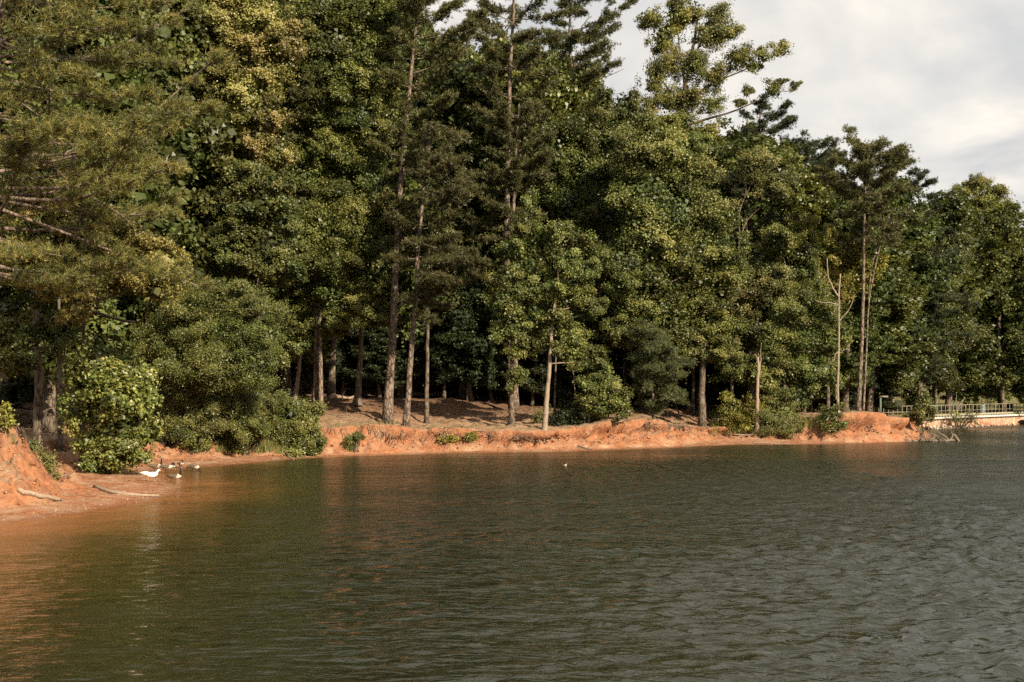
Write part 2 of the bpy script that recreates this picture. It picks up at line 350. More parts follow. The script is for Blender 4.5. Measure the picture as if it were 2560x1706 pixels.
gx = axis([(-400, -80, 20), (-80, -34, 2), (-34, 37, .18), (37, 70, .8), (70, 130, 4), (130, 400, 20)])
gy = axis([(-60, 20, 8), (20, 30, .8), (30, 93, .18), (93, 130, .8), (130, 200, 5), (200, 420, 20)])
X, Y = np.meshgrid(gx, gy); Z, TT, FACE, INL, NW = terrain(X, Y, True)
GZ = Z
def tz(x, y):
    """ground height interpolated on the terrain grid"""
    x = np.asarray(x, float); y = np.asarray(y, float)
    i = np.clip(np.searchsorted(gx, x) - 1, 0, len(gx) - 2); j = np.clip(np.searchsorted(gy, y) - 1, 0, len(gy) - 2)
    fx = (x - gx[i]) / (gx[i + 1] - gx[i]); fy = (y - gy[j]) / (gy[j + 1] - gy[j])
    return (GZ[j, i] * (1 - fx) + GZ[j, i + 1] * fx) * (1 - fy) + (GZ[j + 1, i] * (1 - fx) + GZ[j + 1, i + 1] * fx) * fy
def TZ(x, y): return float(tz(x, y))
def at_ground(px, py, dmin=28, dmax=110):
    """world x, y where the view ray of a pixel meets the ground"""
    ds = np.linspace(dmin, dmax, 1600); x = (px - CX) * ds / F; z = CZ - (py - HY) * ds / F
    below = z <= np.maximum(tz(x, ds), 0.0); i = int(np.argmax(below)) if below.any() else len(ds) - 1
    return float(x[i]), float(ds[i])
g = Geo(); nxx, nyy = len(gx), len(gy)
idx = np.arange(nxx * nyy).reshape(nyy, nxx)
Q = np.stack([idx[:-1, :-1], idx[:-1, 1:], idx[1:, 1:], idx[1:, :-1]], -1).reshape(-1, 4)
keep = (Z.ravel()[Q].max(1) > -1.2)
Q = Q[keep]
lawn = np.clip(NW * 1.2 + sstep(31, 38, X) * sstep(92, 100, Y), 0, 1) * sstep(.3, .8, TT) * (Y > 84)
gty, gtx = np.gradient(TT, gy, gx); gl_ = np.sqrt(gtx ** 2 + gty ** 2) + 1e-6
und = sstep(.40, .62, fbm(X * .45, Y * .45, 71, 3)) * (1 - NW) * sstep(-13.5, -10.5, X)
lip = sstep(.55, .98, FACE) * sstep(1.4, .0, INL); notch = sstep(.15, .45, FACE) * sstep(.85, .55, FACE)
mv_ = und * (-.85 * lip + .5 * notch) * (.6 + .8 * fbm(X * 1.7, Y * 1.7, 73, 3)) * np.clip(Z, 0, 1)
X2 = X + gtx / gl_ * mv_; Y2 = Y + gty / gl_ * mv_
g.add(np.stack([X2, Y2, Z], -1).reshape(-1, 3), Q, None, lawn.ravel())
me = g.mesh('ground', True, 'lawn')
a2 = me.attributes.new('duff', 'FLOAT', 'POINT'); a2.data.foreach_set('value', sstep(2.0, 11, INL).ravel().astype(np.float32))

def ground_mat():
    m, n, l = nt('red_clay_ground')
    out = n.new('ShaderNodeOutputMaterial'); p = n.new('ShaderNodeBsdfPrincipled'); l.new(p.outputs[0], out.inputs[0])
    ge = n.new('ShaderNodeNewGeometry'); sp = n.new('ShaderNodeSeparateXYZ'); l.new(ge.outputs['Normal'], sp.inputs[0])
    tc = n.new('ShaderNodeTexCoord'); pz = n.new('ShaderNodeSeparateXYZ'); l.new(tc.outputs['Object'], pz.inputs[0])
    def noise(s, det=6, rough=.6):
        q = n.new('ShaderNodeTexNoise'); q.inputs['Scale'].default_value = s; q.inputs['Detail'].default_value = det; q.inputs['Roughness'].default_value = rough; l.new(tc.outputs['Object'], q.inputs['Vector']); return q
    def mix(f, a, b, bt='MIX'):
        q = n.new('ShaderNodeMix'); q.data_type = 'RGBA'; q.blend_type = bt
        for s, i in ((f, 'Factor'), (a, 6), (b, 7)):
            if hasattr(s, 'links'): l.new(s, q.inputs[i])
            else: q.inputs[i].default_value = s if i == 'Factor' else (*s, 1)
        return q.outputs[2]
    def mrange(v, a, b, c=0, d=1):
        q = n.new('ShaderNodeMapRange'); l.new(v, q.inputs['Value']); q.inputs['From Min'].default_value = a; q.inputs['From Max'].default_value = b; q.inputs['To Min'].default_value = c; q.inputs['To Max'].default_value = d; return q.outputs[0]
    nA, nB, nC = noise(.9), noise(4.5), noise(22, 4)
    clay = ramp(n, [(.22, (.145, .052, .025)), (.40, (.275, .106, .048)), (.56, (.345, .148, .070)), (.76, (.42, .225, .125))]); l.new(nB.outputs['Fac'], clay.inputs[0])
    nD = noise(1.7, 5, .65)
    clayd = mix(mrange(nD.outputs['Fac'], .42, .68, .0, .5), clay.outputs[0], (.16, .070, .040))
    sand = ramp(n, [(.3, (0.2320, 0.1400, 0.0840)), (.5, (0.3360, 0.2160, 0.1320)), (.75, (0.4320, 0.3000, 0.1920))]); l.new(nA.outputs['Fac'], sand.inputs[0])
    needle = ramp(n, [(.35, (0.1040, 0.0600, 0.0360)), (.65, (0.2720, 0.1720, 0.1040))]); l.new(nC.outputs['Fac'], needle.inputs[0])
    sand2 = mix(mrange(nB.outputs['Fac'], .42, .62), sand.outputs[0], needle.outputs[0])
    sand3 = mix(.55, sand.outputs[0], sand2)
    # flat tops are sandy, slopes and the beach bare clay
    flat = mrange(sp.outputs['Z'], .80, .965)
    high = mrange(pz.outputs['Z'], .35, 1.0)
    fl = n.new('ShaderNodeMath'); fl.operation = 'MULTIPLY'; l.new(flat, fl.inputs[0]); l.new(high, fl.inputs[1])
    beachsand = mix(mrange(nA.outputs['Fac'], .40, .62), clayd, sand.outputs[0])
    low = mix(mrange(pz.outputs['Z'], .15, .7, .75, 0.30), clayd, beachsand)
    c1 = mix(fl.outputs[0], low, sand3)
    du = n.new('ShaderNodeAttribute'); du.attribute_name = 'duff'
    duff = ramp(n, [(.3, (0.0680, 0.0360, 0.0216)), (.7, (0.2560, 0.1480, 0.0880))]); l.new(nC.outputs['Fac'], duff.inputs[0])
    c2 = mix(du.outputs['Fac'], c1, duff.outputs[0])
    la = n.new('ShaderNodeAttribute'); la.attribute_name = 'lawn'
    gr = ramp(n, [(.3, (0.0880, 0.0840, 0.0240)), (.7, (0.1760, 0.1520, 0.0480))]); l.new(nB.outputs['Fac'], gr.inputs[0])
    c3 = mix(la.outputs['Fac'], c2, gr.outputs[0])
    # wet strip at the waterline
    c4 = mix(mrange(pz.outputs['Z'], .0, .10, .55, 1), (.12, .045, .02), c3)
    l.new(c4, p.inputs['Base Color']); l.new(mrange(pz.outputs['Z'], .0, .08, .45, .95), p.inputs['Roughness']); p.inputs['Specular IOR Level'].default_value = .2
    b1 = n.new('ShaderNodeBump'); b1.inputs['Strength'].default_value = .9; b1.inputs['Distance'].default_value = .16; l.new(nB.outputs['Fac'], b1.inputs['Height'])
    b2 = n.new('ShaderNodeBump'); b2.inputs['Strength'].default_value = .6; b2.inputs['Distance'].default_value = .03; l.new(nC.outputs['Fac'], b2.inputs['Height']); l.new(b1.outputs[0], b2.inputs['Normal']); l.new(b2.outputs[0], p.inputs['Normal'])
    return m
tag(link('ground', me, ground_mat()), 'red clay lake shore with sandy pine-needle floor', None, None, 'structure')

# ------------------------------------------------------------------ water
wx = axis([(-400, -60, 20), (-60, -16, .55), (-16, 17, .16), (17, 60, .5), (60, 120, 2), (120, 400, 20)])
wy = axis([(-200, -10, 10), (-10, 12, 1.0), (12, 27, .085), (27, 30, .12), (30, 48, .22), (48, 64, .3), (64, 90, .4), (90, 135, .6), (135, 260, 6)])
X, Y = np.meshgrid(wx, wy)
sx = np.gradient(wx)[None, :] * np.ones_like(X); sy = np.gradient(wy)[:, None] * np.ones_like(X)
TS, _ = shore(X, Y)
fetch = (.42 + .58 * sstep(1.0, 16, -TS)) * sstep(0, .6, -TS) * (.14 + .86 * sstep(-7, 13, X - .04 * (Y - 16)))
zw = np.zeros_like(X); wr = np.random.default_rng(4)
wind = R(100)                                                      # waves travel towards the right bank and the camera
for k in range(54):
    lam = .28 * (.95 / .28) ** (wr.random() ** .9); th = wind + wr.normal() * .85 + math.pi
    kx, ky = math.cos(th) * 2 * math.pi / lam, math.sin(th) * 2 * math.pi / lam
    amp = .0115 * lam
    lx, ly = abs(2 * math.pi / (abs(kx) + 1e-6)), abs(2 * math.pi / (abs(ky) + 1e-6))
    m = sstep(2.2, 4.5, lx / sx) * sstep(2.2, 4.5, ly / sy)
    grp = .45 + 1.1 * vnoise(X * .16 + k * 3.7, Y * .16 + k * 1.9, k)
    ph = kx * X + ky * Y + wr.random() * 6.283 + .9 * (vnoise(X * .5, Y * .5, 77) - .5)
    zw += amp * m * grp * (np.sin(ph) + .22 * np.sin(2 * ph + 1.4))
zw *= fetch
keep = ((TS < 2.0))
idx = np.arange(X.size).reshape(X.shape)
Q = np.stack([idx[:-1, :-1], idx[:-1, 1:], idx[1:, 1:], idx[1:, :-1]], -1).reshape(-1, 4)
Q = Q[keep.ravel()[Q].any(1)]
g = Geo(); g.add(np.stack([X, Y, zw], -1).reshape(-1, 3), Q, None, np.clip(-TS, 0, 200).ravel())
me = g.mesh('lake_water', True, 'shore')
a2 = me.attributes.new('chop', 'FLOAT', 'POINT'); a2.data.foreach_set('value', np.clip(.3 * fetch + 1.3 * sstep(15, 46, Y), 0, 1.6).ravel().astype(np.float32))
spit = WG(300, 1275)
mud = (np.exp(TS / 6.0) * 1.0 + np.exp(TS / 12.0) * .36) * sstep(-4.5, -13.0, X + .10 * (Y - 38)) * np.clip(1.25 - .045 * np.clip(Y - 42, 0, 99), .25, 1)
a3 = me.attributes.new('silt', 'FLOAT', 'POINT'); a3.data.foreach_set('value', np.clip(mud, 0, 1).ravel().astype(np.float32))

def water_mat():
    m, n, l = nt('turbid_lake_water')
    out = n.new('ShaderNodeOutputMaterial'); p = n.new('ShaderNodeBsdfPrincipled'); l.new(p.outputs[0], out.inputs[0])
    tc = n.new('ShaderNodeTexCoord')
    def noise(s, vec, det=4, dist=0.0):
        q = n.new('ShaderNodeTexNoise'); q.inputs['Scale'].default_value = s; q.inputs['Detail'].default_value = det; q.inputs['Distortion'].default_value = dist; l.new(vec, q.inputs['Vector']); return q
    def mp(sc_, rot=0):
        q = n.new('ShaderNodeMapping'); q.inputs['Scale'].default_value = sc_; q.inputs['Rotation'].default_value = (0, 0, rot); l.new(tc.outputs['Object'], q.inputs[0]); return q.outputs[0]
    sh = n.new('ShaderNodeAttribute'); sh.attribute_name = 'shore'
    si = n.new('ShaderNodeAttribute'); si.attribute_name = 'silt'
    ch = n.new('ShaderNodeAttribute'); ch.attribute_name = 'chop'
    nz = noise(.18, mp((1, 1, 1)), 5, .6)
    # suspended clay: thick in the shallows, thinning with depth
    def mrange(v, a, b, c, d):
        q = n.new('ShaderNodeMapRange'); l.new(v, q.inputs['Value']); q.inputs['From Min'].default_value = a; q.inputs['From Max'].default_value = b; q.inputs['To Min'].default_value = c; q.inputs['To Max'].default_value = d; return q.outputs[0]
    sh1 = mrange(sh.outputs['Fac'], 0, .9, .5, 0)
    mu = n.new('ShaderNodeMath'); mu.operation = 'MULTIPLY_ADD'; l.new(si.outputs['Fac'], mu.inputs[0]); mu.inputs[1].default_value = .85; l.new(sh1, mu.inputs[2])
    mv = n.new('ShaderNodeMath'); mv.operation = 'MULTIPLY'; l.new(mu.outputs[0], mv.inputs[0]); l.new(mrange(nz.outputs['Fac'], .3, .7, .65, 1.2), mv.inputs[1])
    r = ramp(n, [(0, (.0158, .0178, .0082)), (.22, (0.0288, 0.0240, 0.0060)), (.5, (0.0680, 0.0416, 0.0112)), (.8, (0.1600, 0.0720, 0.0240)), (1, (0.2160, 0.0920, 0.0336))]); l.new(mv.outputs[0], r.inputs[0])
    l.new(r.outputs[0], p.inputs['Base Color'])
    gust = noise(.045, mp((.6, 1.3, 1)), 4, .8); ga = n.new('ShaderNodeMath'); ga.operation = 'MULTIPLY'
    l.new(mrange(ch.outputs['Fac'], .3, 1.6, .06, .27), ga.inputs[0]); l.new(mrange(gust.outputs['Fac'], .35, .65, .6, 1.25), ga.inputs[1]); l.new(ga.outputs[0], p.inputs['Roughness']); p.inputs['IOR'].default_value = 1.333; p.inputs['Specular IOR Level'].default_value = .5
    n1 = noise(1.0, mp((1.6, 3.6, 1), .12), 3, .5); n2 = noise(1.0, mp((5.0, 10.0, 1), -.15), 3, .8); n3 = noise(1.0, mp((14, 26, 1), .2), 2, .4)
    n4 = noise(1.0, mp((.30, .62, 1), .08), 3, .5)
    ad0 = n.new('ShaderNodeMath'); ad0.operation = 'MULTIPLY_ADD'; l.new(n4.outputs['Fac'], ad0.inputs[0]); ad0.inputs[1].default_value = 2.6; l.new(n1.outputs['Fac'], ad0.inputs[2])
    ad = n.new('ShaderNodeMath'); ad.operation = 'MULTIPLY_ADD'; l.new(n2.outputs['Fac'], ad.inputs[0]); ad.inputs[1].default_value = .22; l.new(ad0.outputs[0], ad.inputs[2])
    ad2 = n.new('ShaderNodeMath'); ad2.operation = 'MULTIPLY_ADD'; l.new(n3.outputs['Fac'], ad2.inputs[0]); ad2.inputs[1].default_value = .03; l.new(ad.outputs[0], ad2.inputs[2])
    b = n.new('ShaderNodeBump'); b.inputs['Distance'].default_value = .12; l.new(ad2.outputs[0], b.inputs['Height'])
    l.new(mrange(ch.outputs['Fac'], 0, 1.6, .5, 1.2), b.inputs['Strength'])
    l.new(b.outputs[0], p.inputs['Normal'])
    return m
tag(link('lake_water', me, water_mat()), 'green-brown lake water with wind ripples', None, None, 'structure')

# ------------------------------------------------------------------ plants
def bake(root, name, g, mat, smooth=False):
    return link(name, g.mesh(name, smooth, origin=root.location), mat, root)

def ell_pts(rg, n, c, r, inner=.35):
    d = norm(rg.normal(size=(n, 3))); rad = inner + (1 - inner) * rg.random(n) ** .55
    return np.asarray(c) + d * rad[:, None] * np.asarray(r), d

CLUMPS = {}
def clump(leaf, aspect, droop, size, var, lai=1.65):
    """one rounded mass of leafy twigs of the given radius: returns (vertices, quads, rnd, mesh); built once and shared"""
    key = (leaf, aspect, droop, size, var, lai)
    if key in CLUMPS: return CLUMPS[key]
    rg = np.random.default_rng(hash((round(leaf * 1000), round(size * 100), var)) % 99991)
    sig = .12 + .07 * size; n = max(8, int(8.0 * size ** 2 / (sig / .3) ** 1.1)); tot = int(lai * 12.57 * size ** 2 / (.36 * leaf ** 2 * aspect / .72))
    P, D = ell_pts(rg, n, (0, 0, 0), (size, size, size), .25); P *= rg.uniform(.42, 1.34, (n, 1))
    k = rg.multinomial(int(tot * .9), rg.dirichlet(np.ones(n) * 3)); m = int(k.sum())
    off = rg.normal(size=(m, 3)) * sig * rg.uniform(.7, 1.35, n).repeat(k)[:, None]
    off[:, 2] = off[:, 2] * .8 - (off[:, 0] ** 2 + off[:, 1] ** 2) * .14 / (sig / .3)
    C = P.repeat(k, 0) + off; Dn = D.repeat(k, 0)
    N = Dn * .45 + np.array([0, 0, .3]) + sdir * .35 + rg.normal(size=C.shape) * .75 + norm(off) * .2      # blades turn towards the light
    g = Geo(); L = leaf * rg.uniform(.6, 1.3, m)
    leaves(g, C, N, L, L * aspect, np.clip((rg.random(n) * .45).repeat(k) + rg.random(m) * .55, 0, 1), rg, droop)
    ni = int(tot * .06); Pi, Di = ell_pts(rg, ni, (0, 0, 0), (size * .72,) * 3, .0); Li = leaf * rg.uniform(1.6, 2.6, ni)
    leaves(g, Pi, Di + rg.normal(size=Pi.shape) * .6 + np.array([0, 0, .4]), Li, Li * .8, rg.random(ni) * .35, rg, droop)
    me = g.mesh('leaf_clump'); me.materials.append(LEAF_GUM)
    CLUMPS[key] = (np.concatenate(g.V), np.concatenate(g.Q), np.concatenate(g.A), me)
    return CLUMPS[key]

def foliage(root, mat, gb, lobes, anchors, rg, leaf=.15, aspect=.72, droop=.6, limb_r=.06, twig=True, fill=1.04, lai=1.4, **_):
    """leafy masses filling ellipsoid lobes; limbs run from the nearest anchor point to each lobe"""
    anchors = np.asarray(anchors); rl = np.asarray(root.location)
    for (c, r) in lobes:
        c = np.asarray(c, float); r = np.asarray(r, float) * fill
        gm = float(np.prod(r)) ** (1 / 3); size = min((.22, .42, .8, 1.3, 2.0), key=lambda q: abs(math.log(q / gm)))
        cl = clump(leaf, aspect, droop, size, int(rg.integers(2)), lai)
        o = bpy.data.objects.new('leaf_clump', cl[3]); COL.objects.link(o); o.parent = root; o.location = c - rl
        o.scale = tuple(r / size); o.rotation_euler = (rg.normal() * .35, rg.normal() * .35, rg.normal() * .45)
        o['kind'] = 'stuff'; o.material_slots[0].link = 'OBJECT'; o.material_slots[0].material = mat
        if gb is None: continue
        da = np.linalg.norm((anchors - c) * np.array([1, 1, .6]), axis=1) + np.where(anchors[:, 2] > c[2] - .15 * r[2], 3.0, 0)
        a = anchors[int(np.argmin(da))]; base = c - np.array([0, 0, .35 * r[2]]); dl = np.linalg.norm(base - a)
        if dl > .5:
            mid = (a + base) / 2 + rg.normal(size=3) * .12 * dl * np.array([1, 1, .5]) - np.array([0, 0, .06 * dl])
            lr = limb_r * (.6 + .12 * dl); tube(gb, curve([a, mid, base], 7), np.linspace(lr, lr * .45, 7), 5)
        if twig:
            for q in ell_pts(rg, 5, c, r * .9, .6)[0]:
                tube(gb, np.array([base, (base + q) / 2 + rg.normal(size=3) * .12, q]), [limb_r * .36, limb_r * .25, limb_r * .1], 3, cap=False)

def lob(d, *L):
    """lobes given as pixel x, pixel y, half width, half height at depth d (+ optional depth offset)"""
    out = []
    for q in L:
        dd = d + (q[4] if len(q) > 4 else 0); s = F / dd
        rx, rz = q[2] / s, q[3] / s; rz = max(rz * 1.12, min(rx * .8, rz * 1.45))
        out.append((W(q[0], q[1], dd), (rx, min(rx, 2.6) * .95, rz)))
    return out

def trunk_path(pxs, d, lean_d=0.0):
    P = [W(q[0], q[1], d + (q[2] if len(q) > 2 else 0)) for q in pxs]
    x, y = P[0][0], P[0][1]; P[0] = np.array([x, y, TZ(x, y) - .12]); return P

def auto_d(pxs, d):
    return at_ground(*pxs[0][:2])[1] if d is None else d

def broadleaf(label, pxs, d, lobes, seed, mat=None, bark=None, r0=.17, name='broadleaf_tree', cat='tree', group=None, extra_limbs=(), flare=1.0, off=0.0, ragged=True, **kw):
    rg = np.random.default_rng(seed); d = auto_d(pxs, d); P = trunk_path(pxs, d)
    root = empty(name, P[0], label, cat, group)
    path = curve(P, 26); gt = Geo()
    h = np.linspace(0, 1, 26); rad = r0 * (1 - .78 * h) + r0 * .55 * flare * np.exp(-h * 26)
    path[1:-1, :2] += rg.normal(size=(24, 2)) * r0 * .10
    tube(gt, path, rad, 12, wob=.14)
    gb = Geo(); LB = lob(d + off, *lobes); anc = path[8:]
    for lp, ra, rb in extra_limbs: anc = np.concatenate([anc, curve([W(a[0], a[1], d + (a[2] if len(a) > 2 else 0)) for a in lp], 10)[2:]])
    foliage(root, mat or LEAF_GUM, gb, LB, anc, rg, **kw)
    EX = []
    for c, r in (LB if ragged else ()):
        q, _ = ell_pts(rg, 1, c, np.array(r) * 1.02, .95); EX.append((q[0], np.array(r) * rg.uniform(.3, .5)))
    foliage(root, mat or LEAF_GUM, None, EX, path[8:], rg, **kw)
    for lp, ra, rb in extra_limbs:
        q = curve([W(a[0], a[1], d + (a[2] if len(a) > 2 else 0)) for a in lp], 12); tube(gb, q, np.linspace(ra, rb, 12), 7)
    bake(root, 'trunk', gt, bark or BARK_OAK, True); bake(root, 'branches', gb, bark or BARK_OAK, True)
    return root

def pine(label, pxs, d, prof, seed, mat=None, r0=.3, nb=46, per=8, L=.26, name='pine_tree', group=None, bias=None, bw=.050, tuft=2.0, dead=(), bark=None, cat='tree', sub=13, lift=.16, bare=.22):
    """prof: list of (pixel y, half width px) from the crown's foot to its tip"""
    rg = np.random.default_rng(seed); d = auto_d(pxs, d); P = trunk_path(pxs, d); s = F / d
    root = empty(name, P[0], label, cat, group)
    path = curve(P, 40); gt, gb, gl = Geo(), Geo(), Geo(); h = np.linspace(0, 1, 40)
    path[1:-1, :2] += rg.normal(size=(38, 2)) * r0 * .05
    tube(gt, path, r0 * (1 - .80 * h) + r0 * .5 * np.exp(-h * 36), 14, wob=.16)
    zs = np.array([CZ - (p[0] - HY) / s for p in prof]); ws = np.array([p[1] / s for p in prof])
    o = np.argsort(zs); zs, ws = zs[o], ws[o]
    cz = np.sort(rg.uniform(zs[0], zs[-1], nb)); az = rg.random() * 6.28
    for i, z in enumerate(cz):
        az += 2.4 + rg.normal() * .4
        w = float(np.interp(z, zs, ws)) * rg.uniform(.62, 1.12)
        j = int(np.argmin(abs(path[:, 2] - z))); b0 = path[j].copy(); b0[2] = min(z, path[-1][2])
        dr = np.array([math.cos(az), math.sin(az), 0.])
        if bias is not None:
            dr = dr + np.asarray(bias) * rg.uniform(.3, 1.3); dr[2] = 0; w *= .55 + .6 * max(0, float(norm(dr) @ norm(np.asarray(bias, float))))
        dr = norm(dr); up = lift + rg.normal() * .24 + .5 * (z - zs[0]) / (zs[-1] - zs[0] + .01) * .6
        side = np.array([-dr[1], dr[0], 0])
        e = b0 + dr * w + np.array([0, 0, up * w]); mid = b0 + dr * w * .5 + side * rg.normal() * .1 * w + np.array([0, 0, up * w * .35 - .05 * w])
        bp = curve([b0, mid, e], 9); br = max(.014, .035 * r0 / .3 * (.5 + .22 * w))
        tube(gb, bp, np.linspace(br, br * .3, 9), 5, cap=False)
        nt_ = max(4, int(sub * w * .75)); tt = bare + (1 - bare) * rg.random(nt_) ** .8
        for t in tt:
            q = bp[min(8, int(t * 8.99))]; tl = rg.uniform(.25, .8) * (1.15 - t * .5) * min(1.3, .5 + w * .25)
            td = norm(dr * .7 + side * rg.normal() * .9 + np.array([0, 0, .25 + rg.normal() * .25])); te = q + td * tl
            tube(gb, np.array([q, te]), [br * .3, .006], 3, cap=False)
            m = max(2, int(rg.integers(3, 8) * tuft)); f = rg.random(m) ** .7
            C = q + (te - q) * f[:, None] + rg.normal(size=(m, 3)) * np.array([.17, .17, .10])
            A = td + rg.normal(size=(m, 3)) * .45 + np.array([0, 0, .25])
            needles(gl, C, A, L, bw, per, np.clip(rg.random() * .45 + rg.random(m) * .55, 0, 1), rg)
    for lp, ra, rb in dead:
        q = curve([W(a[0], a[1], d + (a[2] if len(a) > 2 else 0)) for a in lp], 10); q[1:-1] += rg.normal(size=(8, 3)) * .03; tube(gb, q, np.linspace(ra, rb, 10), 6)
    bake(root, 'trunk', gt, bark or BARK_PINE, True); bake(root, 'branches', gb, BARK_PINE, True); bake(root, 'crown', gl, mat or PINE_OLIVE)
    return root

def shrub(label, px, d, lobes, seed, mat, leaf=.13, name='shrub', cat='shrub', group=None, nstem=9, py=None, dens=1.0, **kw):
    rg = np.random.default_rng(seed)
    if d is None: d = at_ground(px, max(q[1] + q[3] * .75 for q in lobes))[1]
    x = (px - CX) * d / F; z0 = TZ(x, d)
    root = empty(name, (x, d, z0), label, cat, group); gb = Geo()
    L = lob(d, *lobes); anc = []
    for c, r in list(L):
        for k in range(2):
            q, dq = ell_pts(rg, 1, c, np.array(r) * 1.02, .95)
            if q[0][2] > z0 + .15: L.append((q[0], np.array(r) * rg.uniform(.28, .5)))
    for i in range(nstem):
        c, r = L[i % len(L)]; b = np.array([x, d, z0 - .05]) + np.array([rg.normal() * .25, rg.normal() * .25, 0]); e = c + rg.normal(size=3) * np.array(r) * .3
        q = curve([b, (b + e) / 2 + rg.normal(size=3) * .15, e], 7); tube(gb, q, np.linspace(.035, .012, 7), 5); anc += list(q[2:])
    foliage(root, mat, gb, L, anc, rg, leaf=leaf, limb_r=.025, twig=False, **kw)
    for i in range(16):
        c, r = L[int(rg.integers(len(L)))]; dv = norm(rg.normal(size=3) + np.array([0, -.2, .7])); tube(gb, curve([c, c + dv * np.array(r) * .8 + rg.normal(size=3) * .04, c + dv * np.array(r) * rg.uniform(1.2, 1.65)], 5), np.linspace(.012, .004, 5), 4)
    bake(root, 'stems', gb, BARK_OAK, True)
    return root

# --- pines that stand out
pine('tall rough-barked pine leaning slightly, its thick trunk on the clay bank edge', [(968, 1052), (978, 900), (985, 760), (990, 640), (1000, 480), (1012, 330), (1028, 180), (1040, 60), (1052, -60)], None,
     [(640, 60), (560, 95), (430, 120), (330, 150), (220, 150), (120, 130), (40, 150), (-10, 120), (-75, 40)], 21, r0=.31, nb=52, bias=(.35, -.1, 0))
pine('slim dark-trunked pine close beside the thickest pine, branches sweeping over the bank', [(1016, 1068), (1026, 900), (1036, 780), (1046, 620), (1056, 500), (1068, 400), (1085, 320)], None,
     [(800, 110), (720, 150), (620, 150), (520, 135), (430, 95), (360, 50), (318, 15)], 22, r0=.20, nb=40, bias=(.75, -.25, 0), lift=.02)
pine('straight pine with bare sunlit upper trunk in the middle of the skyline', [(1284, 1000), (1274, 800), (1266, 620), (1270, 400), (1274, 220), (1282, 60), (1288, -60)], 88,
     [(640, 60), (560, 110), (470, 120), (360, 125), (250, 120), (130, 120), (40, 140), (0, 110), (-60, 40)], 23, r0=.33, nb=48)
pine('thinner pine trunk right behind the straight skyline pine', [(1290, 1012), (1286, 800), (1284, 560), (1290, 380), (1298, 260)], 88,
     [(560, 60), (480, 90), (400, 100), (320, 70), (262, 20)], 24, r0=.21, nb=24)
pine('open-crowned pine beside the patch of sky, long limbs reaching right', [(1432, 985), (1430, 700), (1428, 400), (1430, 220), (1424, 100), (1430, -50)], 96,
     [(245, 40), (205, 105), (150, 110), (100, 120), (40, 115), (0, 90), (-55, 30)], 25, r0=.30, nb=34, bias=(.3, 0, 0),
     dead=[(((1432, 235), (1470, 200), (1520, 190), (1560, 172)), .07, .02), (((1432, 110), (1460, 60), (1480, 40)), .07, .03)])
pine('dark round-topped pine poking above the trees below the tulip poplar', [(1900, 985), (1900, 600), (1898, 420), (1900, 262)], 106,
     [(470, 60), (420, 95), (370, 85), (330, 75), (290, 60), (255, 25)], 26, mat=PINE_DARK, r0=.28, nb=40, bias=(.25, 0, 0))
pine('dark pine with spreading arms left of the tall right-hand pine', [(2000, 990), (2000, 600), (1998, 450), (2000, 372)], 108,
     [(560, 70), (500, 95), (440, 100), (400, 80), (365, 40)], 27, mat=PINE_DARK, r0=.26, nb=34)
pine('tall bare-trunked pine with round tuft crown on the right bank knob', [(2146, 1030), (2152, 900), (2158, 740), (2160, 600), (2164, 470), (2172, 360)], None,
     [(560, 45), (520, 95), (480, 100), (430, 95), (395, 78), (365, 45), (352, 15)], 28, r0=.17, nb=36,
     dead=[(((2162, 552), (2180, 565), (2205, 568)), .03, .012), (((2160, 572), (2190, 580), (2215, 588)), .03, .012), (((2163, 505), (2195, 508), (2230, 504)), .03, .01), (((2158, 690), (2175, 700), (2190, 696)), .02, .008)])
pine('second slender pine leaning right behind the tall bare-trunked pine', [(2158, 1024), (2165, 900), (2172, 760), (2190, 660), (2215, 560), (2232, 520)], 87.5,
     [(640, 30), (600, 55), (560, 60), (525, 20)], 29, r0=.09, nb=12, dead=[(((2172, 760), (2176, 690), (2195, 610)), .05, .015)])
pine('layered dark pine on the skyline right of the tall tuft-crowned pine', [(2300, 1000), (2300, 700), (2296, 426)], 112,
     [(800, 70), (700, 90), (620, 90), (540, 75), (480, 55), (440, 25), (424, 6)], 30, mat=PINE_DARK, r0=.26, nb=44)
pine('dense dark pine mass between the leafy crowns right of centre', [(1880, 1000), (1872, 800), (1862, 400)], 93,
     [(860, 60), (780, 95), (680, 120), (580, 120), (500, 105), (430, 60), (396, 20)], 31, mat=HEMLOCK, r0=.28, nb=60, L=.24, per=9, lift=-.05, sub=9)
pine('olive pine standing above the broadleaf trees left of the thick pine', [(790, 1004), (792, 800), (794, 600), (786, 400), (790, 250), (800, 120)], 80,
     [(560, 60), (480, 90), (400, 105), (320, 110), (250, 95), (180, 60), (118, 15)], 32, r0=.2, nb=44)
pine('slim straight pine trunk just right of another slim trunk above the shrubs', [(803, 1004), (801, 900), (800, 780), (806, 620), (812, 500), (818, 420)], 79.4,
     [(640, 40), (580, 75), (520, 80), (460, 50), (420, 15)], 33, r0=.17, nb=18)
